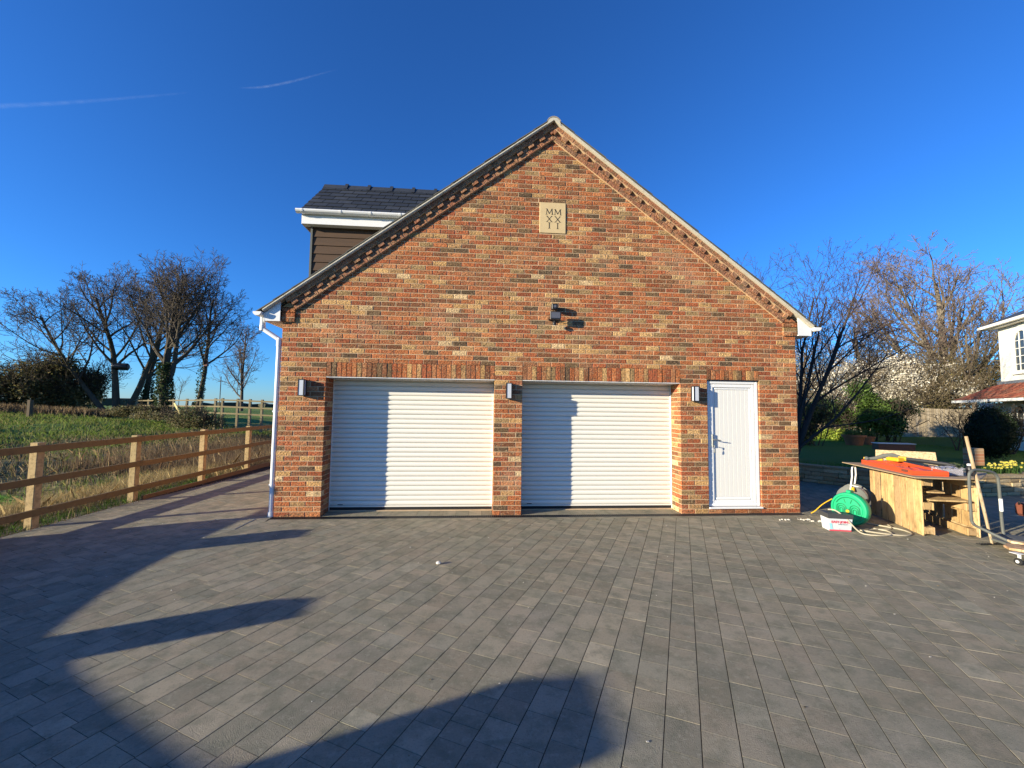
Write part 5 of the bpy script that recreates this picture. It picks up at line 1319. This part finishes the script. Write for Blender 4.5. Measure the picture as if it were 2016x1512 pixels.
# power tool (black and yellow) lying across the case
pt=thing('power_tool','long black and yellow hand tool lying across the orange case','power tool',(9.6,-.4,.88))
b=MB(); b.tube([(9.52,-.02,.885),(9.56,-.12,.905),(9.60,-.22,.955),(9.66,-.30,.975),(9.72,-.36,.950)],[.020,.030,.036,.034,.028],8); b.tube([(9.50,.0,.90),(9.50,-.05,.872)],.03,8)
b.build('body',GREYTUBE,pt,smooth=True)
b=MB(); b.bbox(9.60,-.44,.885,9.72,-.24,.948,.012); b.tube([(9.70,-.36,.935),(9.75,-.44,.930)],[.034,.036],8); b.tube([(9.48,.02,.895),(9.56,-.08,.885),(9.60,-.2,.89)],.018,7); b.build('housing',YELLOW,pt)
b=MB(); b.tube([(9.74,-.43,.930),(9.85,-.66,.915),(9.93,-.86,.900),(9.97,-.94,.885)],[.028,.032,.032,.016],8); b.build('guard',BLACKP,pt,smooth=True)
# clear tub and bottle
ct=thing('plastic_tub','clear plastic tub of screws with a crumpled bag, beside the orange case','tub',(9.5,-1.2,.81),rz=-.25)
b=MB(); b.box(-.12,-.07,0,.12,.07,.003); b.box(-.13,-.08,0,-.127,.08,.085); b.box(.127,-.08,0,.13,.08,.085); b.box(-.127,-.08,0,.127,-.077,.085); b.box(-.127,.077,0,.127,.08,.085)
b.build('tub',CLEARP,ct,world=False); b=MB(); 
for k in range(60): 
    x,y=random.uniform(-.11,.11),random.uniform(-.065,.065); z=.006+random.random()*.045; b.tube([(x,y,z),(x+random.uniform(-.02,.02),y+random.uniform(-.02,.02),z+random.uniform(-.006,.012))],.003,3)
b.build('screws',STEEL,ct,world=False)
b=MB(); n=9
gx=[[(-.15+.30*i/(n-1)+random.uniform(-.012,.012),-.09+.18*j/4+random.uniform(-.012,.012),.088+random.uniform(-.012,.022)) for i in range(n)] for j in range(5)]
vs=[q for r in gx for q in r]; b.add(vs,[(j*n+i,j*n+i+1,(j+1)*n+i+1,(j+1)*n+i) for j in range(4) for i in range(n-1)]); b.build('crumpled_bag',CLEARP,ct,world=False)
bo=thing('bottle','dark sealant bottle with white cap at the right end of the bench items','bottle',(9.78,-1.25,.795))
MB().lathe([(.032,0),(.034,.01),(.034,.115),(.022,.135),(.014,.14)],n=14).build('body',BLACKP,bo,world=False,smooth=True); MB().lathe([(.024,.1405),(.026,.145),(.024,.165),(.01,.17)],n=12).build('cap',WHITE,bo,world=False,smooth=True)
bo2=thing('bottle','slim clear bottle just behind the dark sealant bottle','bottle',(9.86,-1.20,.795)); MB().lathe([(.02,0),(.021,.10),(.012,.12),(.012,.15),(.006,.155)],n=12).build('body',CLEARP,bo2,world=False,smooth=True)

# ---- hose reels
gr=thing('hose_cassette','round bright green plastic hose cassette with moulded ribs, leaning by the pallet','hose reel',(8.50,-.72,.0),rz=-1.22)
# local: disc axis = y, facing -y ; radius .215
R_=.235; prof=[(.001,-.060),(.10,-.062),(.17,-.058),(.178,-.050),(.195,-.050),(.203,-.062),(.225,-.060),(R_,-.045),(R_+.004,0),(R_,.045),(.225,.06),(.001,.06)]
b=MB(); b.lathe(prof,axis_o=(0,0,R_),axis='y',n=40,cap=False); 
b.build('drum',GREEN,gr,world=False,smooth=True)
b=MB()
for sx in (-1,1):
    for k,(w_,h_) in enumerate(((.060,.120),(.040,.098),(.020,.076))):
        pts=[(sx*.085-w_,-.066,R_-.055)]+[(sx*.085+w_*math.cos(a),-.066,R_-.055+h_*.55+w_*math.sin(a)*.9) for a in np.linspace(math.pi,0,9)]+[(sx*.085+w_,-.066,R_-.055)]
        b.tube(pts,.006,6)
pts=[(.165*math.cos(a),-.063,R_+.165*math.sin(a)) for a in np.linspace(math.radians(25),math.radians(155),15)]; b.tube(pts,.006,6)
for a in (70,110): 
    r_=math.radians(a); b.tube([(.09*math.cos(r_),-.064,R_+.09*math.sin(r_)),(.15*math.cos(r_),-.064,R_+.15*math.sin(r_))],.005,6)
b.tube([(0,-.075,R_-.03),(0,-.055,R_-.03)],.036,14); b.build('moulded_ribs',DKGREEN,gr,world=False,smooth=True)
MB().tube([(0,-.080,R_-.03),(0,-.070,R_-.03)],.022,12).build('hub',YELLOW,gr,world=False)
MB().bbox(-.03,-.05,2*R_-.006,.03,.05,2*R_+.035,.008).build('carry_lug',GREEN,gr,world=False)
hr=thing('hose_cart','black drum hose cart with white tubular frame behind the green cassette','hose cart',(9.15,-.10,.0),rz=-.9)
b=MB(); b.lathe([(.05,-.16),(.19,-.16),(.20,-.155),(.20,-.145),(.10,-.14),(.10,.14),(.20,.145),(.20,.155),(.19,.16),(.05,.16)],axis_o=(0,0,.27),axis='y',n=28); b.build('drum',GREYTUBE,hr,world=False,smooth=True)
b=MB()
for k in range(9):
    y=-.125+k*.031; rr=.165; b.tube([(rr*math.cos(a),y+.031*a/6.283,.27+rr*math.sin(a)) for a in np.linspace(0,6.283,21)],.012,6)
b.build('coiled_hose',WHTUBE,hr,world=False,smooth=True)
b=MB()
for y in (-.19,.19):
    b.tube([(-.22,y,.02),(-.10,y,.10),(-.02,y,.30),(.02,y,.62),(.02,y*.9,.735)],.012,8)
b.tube([(.02,-.19,.62),(.02,-.185,.72),(.02,-.14,.765),(.02,.14,.765),(.02,.185,.72),(.02,.19,.62)],.012,8); b.tube([(-.10,-.19,.10),(.16,-.19,.03)],.012,8); b.tube([(-.10,.19,.10),(.16,.19,.03)],.012,8)
b.build('tube_frame',WHTUBE,hr,world=False,smooth=True)
b=MB(); b.tube([(.0,-.17,.40),(.03,-.21,.44),(.03,-.23,.40)],.022,8); b.build('tap_connector',YELLOW,hr,world=False)
hs=thing('garden_hose','thin cream hose looping over the tub and along the paving by the pallet','hose',(8.6,-1.1,0))
def spline(pts,n=8):
    out=[]; P=[Vector(pts[0])]+[Vector(q) for q in pts]+[Vector(pts[-1])]
    for i in range(1,len(P)-2):
        for k in range(n):
            t=k/n; a,b_,c,d=P[i-1],P[i],P[i+1],P[i+2]
            out.append(.5*((2*b_)+(-a+c)*t+(2*a-5*b_+4*c-d)*t*t+(-a+3*b_-3*c+d)*t**3))
    out.append(P[-2]); return out
MB().tube(spline([(8.02,-.86,.262),(8.07,-.93,.262),(8.13,-1.03,.18),(8.22,-1.15,.02),(8.36,-1.26,.011),(8.58,-1.24,.011),(8.70,-1.08,.011),(8.62,-.95,.011)]),.0095,7).build('hose',HOSE,hs,smooth=True)
MB().tube(spline([(8.34,-1.02,.012),(8.50,-1.17,.011),(8.72,-1.28,.011),(8.92,-1.20,.011),(8.97,-1.02,.012),(8.88,-.82,.011),(8.78,-.66,.011)]),.0095,7).build('hose',HOSE,hs,smooth=True)
MB().tube(spline([(8.42,-1.05,.012),(8.62,-.99,.011),(8.84,-.98,.011),(8.98,-.86,.011),(9.02,-.78,.011)]),.0085,7).build('hose',HOSE,hs,smooth=True)
cb=thing('cord','short pale yellow cord trailing down from the green cassette','cord',(8.6,.0,.1)); MB().tube(spline([(8.55,-.35,.30),(8.52,-.20,.18),(8.46,-.12,.06),(8.42,-.08,.012)]),.008,6,col=(1,1,1)).build('cord',YELLOW,cb)
# tub of jointing compound
tb=thing('jointing_tub','white rectangular plastic tub with dark lid edge, red lettering and red base','tub',(8.075,-.93,.0),rz=-.24)
TUBW=mat('white_tub',(.50,.52,.54),.35,.45); PINK=mat('red_print',(.60,.05,.08),.5,.3); BLUEP=mat('blue_print',(.25,.55,.62),.5,.3); DG=mat('dark_grey_plastic',(.045,.047,.05),.5,.35)
b=MB(); b.add([(-.135,-.085,0),(.135,-.085,0),(.135,.085,0),(-.135,.085,0),(-.152,-.10,.190),(.152,-.10,.190),(.152,.10,.190),(-.152,.10,.190)],[(0,3,2,1),(0,1,5,4),(1,2,6,5),(2,3,7,6),(3,0,4,7),(4,5,6,7)])
b.build('tub_body',TUBW,tb,world=False)
b=MB(); b.add([(-.156,-.104,.172),(.156,-.104,.172),(.156,.104,.172),(-.156,.104,.172),(-.160,-.106,.238),(.160,-.106,.228),(.160,.106,.225),(-.160,.106,.24)],[(0,3,2,1),(0,1,5,4),(1,2,6,5),(2,3,7,6),(3,0,4,7),(4,5,6,7)]).build('lid',DG,tb,world=False)
MB().box(-.137,-.0885,.001,.137,-.0865,.018).build('base_stripe',PINK,tb,world=False)
b=MB(); b.add([(-.128,-.0905,.02),(-.095,-.0905,.02),(-.112,-.0995,.105),(-.140,-.0995,.105)],[(0,1,2,3)]).build('side_print',BLUEP,tb,world=False)
def tub_text(s,size,x,z,mt,name,bold=0):
    cu=bpy.data.curves.new(name,'FONT'); cu.body=s; cu.size=size; cu.align_x='CENTER'; cu.extrude=.0006; cu.offset=bold; cu.resolution_u=2
    o=bpy.data.objects.new(name,cu); me=bpy.data.meshes.new_from_object(o); bpy.data.objects.remove(o); me.materials.clear(); me.materials.append(mt)
    tilt=math.atan2(.015,.165)
    me.transform(Matrix.Translation((x,-.0855-.015*z/.165-.0035,z))@Matrix.Rotation(math.pi/2+tilt,4,'X')); o=bpy.data.objects.new(name,me); C.objects.link(o); o.parent=tb
tub_text('EASY-JOINT',.044,.0,.112,PINK,'lettering',.0012); tub_text('paving compound',.016,.03,.090,DG,'lettering'); tub_text('x x  - - -',.010,.0,.028,DG,'lettering')
# ---- trolley, rake handle, plank dolly, machine
tr_=thing('trolley','flat-bed trolley with tall bent grey tube handle at the right edge','trolley',(9.9,-1.3,0))
b=MB()
hoop=[(9.37,-1.986,.112),(9.285,-1.735,.218),(9.332,-1.60,.253),(9.31,-1.60,.382),(9.285,-1.62,.82),(9.308,-1.625,.905),(9.40,-1.61,.931),(9.62,-1.604,.905),(9.702,-1.60,.853),(9.73,-1.60,.735),(9.79,-1.57,.146),(9.73,-1.66,.091),(9.654,-1.906,.083)]
b.tube(spline(hoop,6),.0165,8).build('handle_tube',GREYTUBE,tr_,smooth=True)
b=MB(); b.prism([(9.44,-1.70),(9.80,-1.52),(10.15,-1.75),(9.75,-2.30),(9.36,-2.00)],lambda u,v,d:(u,v,.098-d),0,.025,.003).build('deck',GREYTUBE,tr_,recalc=True)
b=MB(); b.tube([(9.762,-1.588,.40),(9.75,-1.594,.56)],.0185,10); b.build('worn_sticker',WHITE,tr_)
for x,y in ((9.70,-1.72),(9.95,-1.90)): 
    MB().lathe([(.02,-.014),(.045,-.014),(.05,-.008),(.05,.008),(.045,.014),(.02,.014)],axis_o=(x,y,.05),axis='y',n=16).build('wheel',RUBBER,tr_,smooth=True)
rk_=thing('garden_rake','long weathered wooden handle with flat black head leaning against the trolley','rake',(9.54,-1.62,0))
b=MB(); b.tube([(9.501,-1.66,.012),(9.466,-1.63,.384),(9.423,-1.575,.924),(9.42,-1.51,1.353)],[.013,.017,.018,.017],9,col=(.40,.31,.20)); b.build('handle',PALLET,rk_,smooth=True)
b=MB(); b.bbox(9.33,-1.67,.004,9.67,-1.655,.022,.003); 
for k in range(9): b.box(9.34+k*.04,-1.67,.002,9.348+k*.04,-1.61,.012)
b.build('rake_head',RUBBER,rk_)
dl=thing('plank_dolly','low wooden plank dolly on castors in the bottom right, beside the trolley','dolly',(9.1,-2.2,0))
def plank(pts,z0,z1,c,name='plank'):
    b=MB(); b.prism(pts,lambda u,v,d:(u,v,z1-d),0,z1-z0,.003,0,c); b.build(name,PALLET,dl,recalc=True)
plank([(8.98,-2.20),(9.05,-2.10),(9.60,-2.72),(9.52,-2.84)],.125,.150,(.58,.36,.20)); plank([(9.22,-2.05),(9.27,-1.98),(9.80,-2.52),(9.74,-2.62)],.150,.172,(.60,.46,.28)); plank([(9.07,-2.09),(9.20,-2.02),(9.72,-2.62),(9.61,-2.71)],.120,.142,(.42,.28,.17))
for x,y in ((8.93,-2.31),(9.45,-2.75)):
    MB().lathe([(.012,-.013),(.034,-.013),(.038,-.008),(.038,.008),(.034,.013),(.012,.013)],axis_o=(x,y,.038),axis='x',n=16).build('castor_wheel',RUBBER,dl,smooth=True)
    b=MB(); b.lathe([(.004,-.016),(.016,-.016),(.016,.016),(.004,.016)],axis_o=(x,y,.038),axis='x',n=10); b.box(x+.016,y-.012,.03,x+.020,y+.018,.12); b.bbox(x-.03,y-.02,.1185,x+.05,y+.06,.1245,.002); b.build('castor_fork',WHTUBE,dl)
ma=thing('garden_machine','edge of a brown engine-driven garden machine on pale curved legs, right edge','machine',(10.75,-1.35,0))
b=MB(); b.bbox(10.55,-1.50,.24,10.95,-1.15,.42,.03); b.tube([(10.60,-1.45,.40),(10.60,-1.30,.47),(10.75,-1.25,.47)],.03,8); b.lathe([(.02,-.03),(.07,-.03),(.07,.03),(.02,.03)],axis_o=(10.55,-1.38,.34),axis='x',n=14); b.build('engine',REDM,ma)
for dy in (-.12,.12): MB().tube(spline([(10.60,-1.38+dy,.26),(10.56,-1.42+dy,.16),(10.62,-1.46+dy,.05),(10.70,-1.48+dy,.012)]),.018,8).build('leg',WHTUBE,ma,smooth=True)
b=MB(); b.tube([(10.58,-1.2,.38),(10.50,-1.25,.44),(10.52,-1.40,.36)],.012,6); b.tube([(10.54,-1.50,.28),(10.50,-1.55,.33)],.014,6); b.build('levers',BLACKP,ma)
# ---- loose bits on the paving
CR=mat('pale_stone',(.62,.58,.50),.9,.2,bumps=[(60,.4,.003)])
def pebble(x,y,r,label,mt=CR,flat=.7,cat='stone',group=None):
    b=MB(); n=7; 
    for rr,h in ((.5,0),(1,.35),(.9,.8),(.45,1.05)):
        for j in range(n):
            a=6.283*j/n; k=r*rr*random.uniform(.8,1.15); b.v.append((x+k*math.cos(a),y+k*math.sin(a),.001+r*flat*h)); b.c.append((1,1,1))
    for i in range(3):
        for j in range(n): b.f.append((i*n+j,i*n+(j+1)%n,(i+1)*n+(j+1)%n,(i+1)*n+j)); b.m.append(0)
    b.f.append(tuple(3*n+j for j in range(n))); b.m.append(0)
    o=b.build('stone' if cat=='stone' else cat,mt); setp(o,label,cat,group); return o
pebble(2.615,-1.99,.026,'single pale lump of stone lying in the middle of the paving',flat=1.1)
b=MB()
for cx,cy,n in ((8.02,-.42,16),(7.72,-.42,9),(8.15,-.52,14)):
    for k in range(n):
        x,y,r=cx+random.gauss(0,.06),cy+random.gauss(0,.018),random.uniform(.006,.017); m0=len(b.v)
        for h,rr in ((0,1),(r*.9,.6)):
            for j in range(5): a=1.257*j+random.random()*.3; b.v.append((x+r*rr*math.cos(a),y+r*rr*math.sin(a),.001+h)); b.c.append((1,1,1))
        for j in range(5): b.f.append((m0+j,m0+(j+1)%5,m0+5+(j+1)%5,m0+5+j)); b.m.append(0)
        b.f.append(tuple(m0+5+j for j in range(5))); b.m.append(0)
setp(b.build('mortar_crumbs',CR,kind='stuff'),'scatter of broken white mortar crumbs left of the jointing tub','crumbs')
b=MB()
for k in range(230):
    t_=random.random(); x=random.uniform(-1.5,9.5); y=random.uniform(-4.9,-.3); r=random.choice((.002,.003,.003,.005,.006)) if y<-3 else random.choice((.004,.006,.008)); m0=len(b.v); c=random.choice([(.5,.47,.4),(.62,.58,.5),(.2,.16,.1),(.1,.08,.05),(.3,.22,.12)])
    if random.random()<.5: b.box(x,y,.001,x+r*random.uniform(1,3.5),y+r,.001+r*.6,c)
    else:
        b.add([(x,y,.001),(x+r,y-r*.4,.001),(x+r*1.5,y+r*.5,.001),(x+r*.4,y+r,.001),(x+r*.7,y+r*.2,r)],[(0,1,4),(1,2,4),(2,3,4),(3,0,4)],c)
setp(b.build('grit',BARK,kind='stuff'),'tiny grit, leaf scraps and crumbs scattered over the paving','grit')
# soil and debris along the verge edge
n=1500; b=MB()
for k in range(500):
    y=random.uniform(-1.4,6.5); x=-2.78+.0*(y)+random.uniform(-.06,.10)+(.1*(y-1) if y>1 else 0); r=random.uniform(.006,.02)
    c=random.choice([(.22,.13,.07),(.30,.20,.11),(.10,.07,.04),(.45,.40,.3)]); a=random.random()*3
    b.add([(x,y,.003),(x+r*math.cos(a),y+r*math.sin(a),.006),(x+r*1.2*math.cos(a+.5),y+r*1.2*math.sin(a+.5),.012),(x+r*.6*math.cos(a+1.1),y+r*.6*math.sin(a+1.1),.005)],[(0,1,2,3)],c)
setp(b.build('leaf_litter',LEAF,kind='stuff'),'dead leaves and soil crumbs along the foot of the new fence','leaf litter')
# ---- vapour trails
CT=bpy.data.materials.new('vapour'); CT.use_nodes=True; t=CT.node_tree; N=t.nodes; L_=t.links; N.remove(N['Principled BSDF']); df=N.new('ShaderNodeBsdfDiffuse'); df.inputs[0].default_value=(.78,.9,1,1); tl=N.new('ShaderNodeBsdfTranslucent'); tl.inputs[0].default_value=(.78,.9,1,1); ad=N.new('ShaderNodeMixShader'); L_.new(df.outputs[0],ad.inputs[1]); L_.new(tl.outputs[0],ad.inputs[2]); tp=N.new('ShaderNodeBsdfTransparent'); ms=N.new('ShaderNodeMixShader'); L_.new(tp.outputs[0],ms.inputs[1]); L_.new(ad.outputs[0],ms.inputs[2]); L_.new(ms.outputs[0],N['Material Output'].inputs[0])
tc=N.new('ShaderNodeTexCoord'); nn=N.new('ShaderNodeTexNoise'); nn.inputs['Scale'].default_value=.012; nn.inputs['Detail'].default_value=5; L_.new(tc.outputs['Object'],nn.inputs[0])
lw=N.new('ShaderNodeLayerWeight'); lw.inputs[0].default_value=.5; m0_=N.new('ShaderNodeMath'); m0_.operation='SUBTRACT'; m0_.inputs[0].default_value=1; L_.new(lw.outputs['Facing'],m0_.inputs[1]); mth=N.new('ShaderNodeMath'); mth.operation='POWER'; mth.inputs[1].default_value=2.2; L_.new(m0_.outputs[0],mth.inputs[0])
m2=N.new('ShaderNodeMath'); m2.operation='MULTIPLY'; L_.new(mth.outputs[0],m2.inputs[0]); at=N.new('ShaderNodeAttribute'); at.attribute_name='tint'; L_.new(at.outputs['Fac'],m2.inputs[1])
mr=N.new('ShaderNodeMapRange'); mr.inputs[1].default_value=.35; mr.inputs[2].default_value=.7; mr.inputs[3].default_value=.3; mr.inputs[4].default_value=1; L_.new(nn.outputs[0],mr.inputs[0])
m3=N.new('ShaderNodeMath'); m3.operation='MULTIPLY'; L_.new(m2.outputs[0],m3.inputs[0]); L_.new(mr.outputs[0],m3.inputs[1]); L_.new(m3.outputs[0],ms.inputs[0])
def trail(pts,rads,al,label):
    P=spline(pts,8); k=len(P); b=MB(); R=[np.interp(i/(k-1),np.linspace(0,1,len(rads)),rads) for i in range(k)]
    b.tube(P,R,14,cap=False); b.c=[]
    for i in range(k): b.c+=[(float(np.interp(i/(k-1),np.linspace(0,1,len(al)),al)),)*3]*14
    o=b.build('vapour_trail',CT,smooth=True); setp(o,label,'vapour trail')
trail([(-5600,4250,2830),(-5261,4608,3165),(-4838,5049,3593),(-4223,5574,4155),(-4050,5700,4300)],[30,32,26,18,12],[.04,.04,.035,.018,0],'long faint vapour trail low at the left edge of the sky')
trail([(-3582,6006,4651),(-3312,6159,4814),(-2958,6336,5087),(-2398,6569,5527)],[10,20,20,10],[.0,.085,.075,.0],'short brighter vapour trail above the dormer roof')
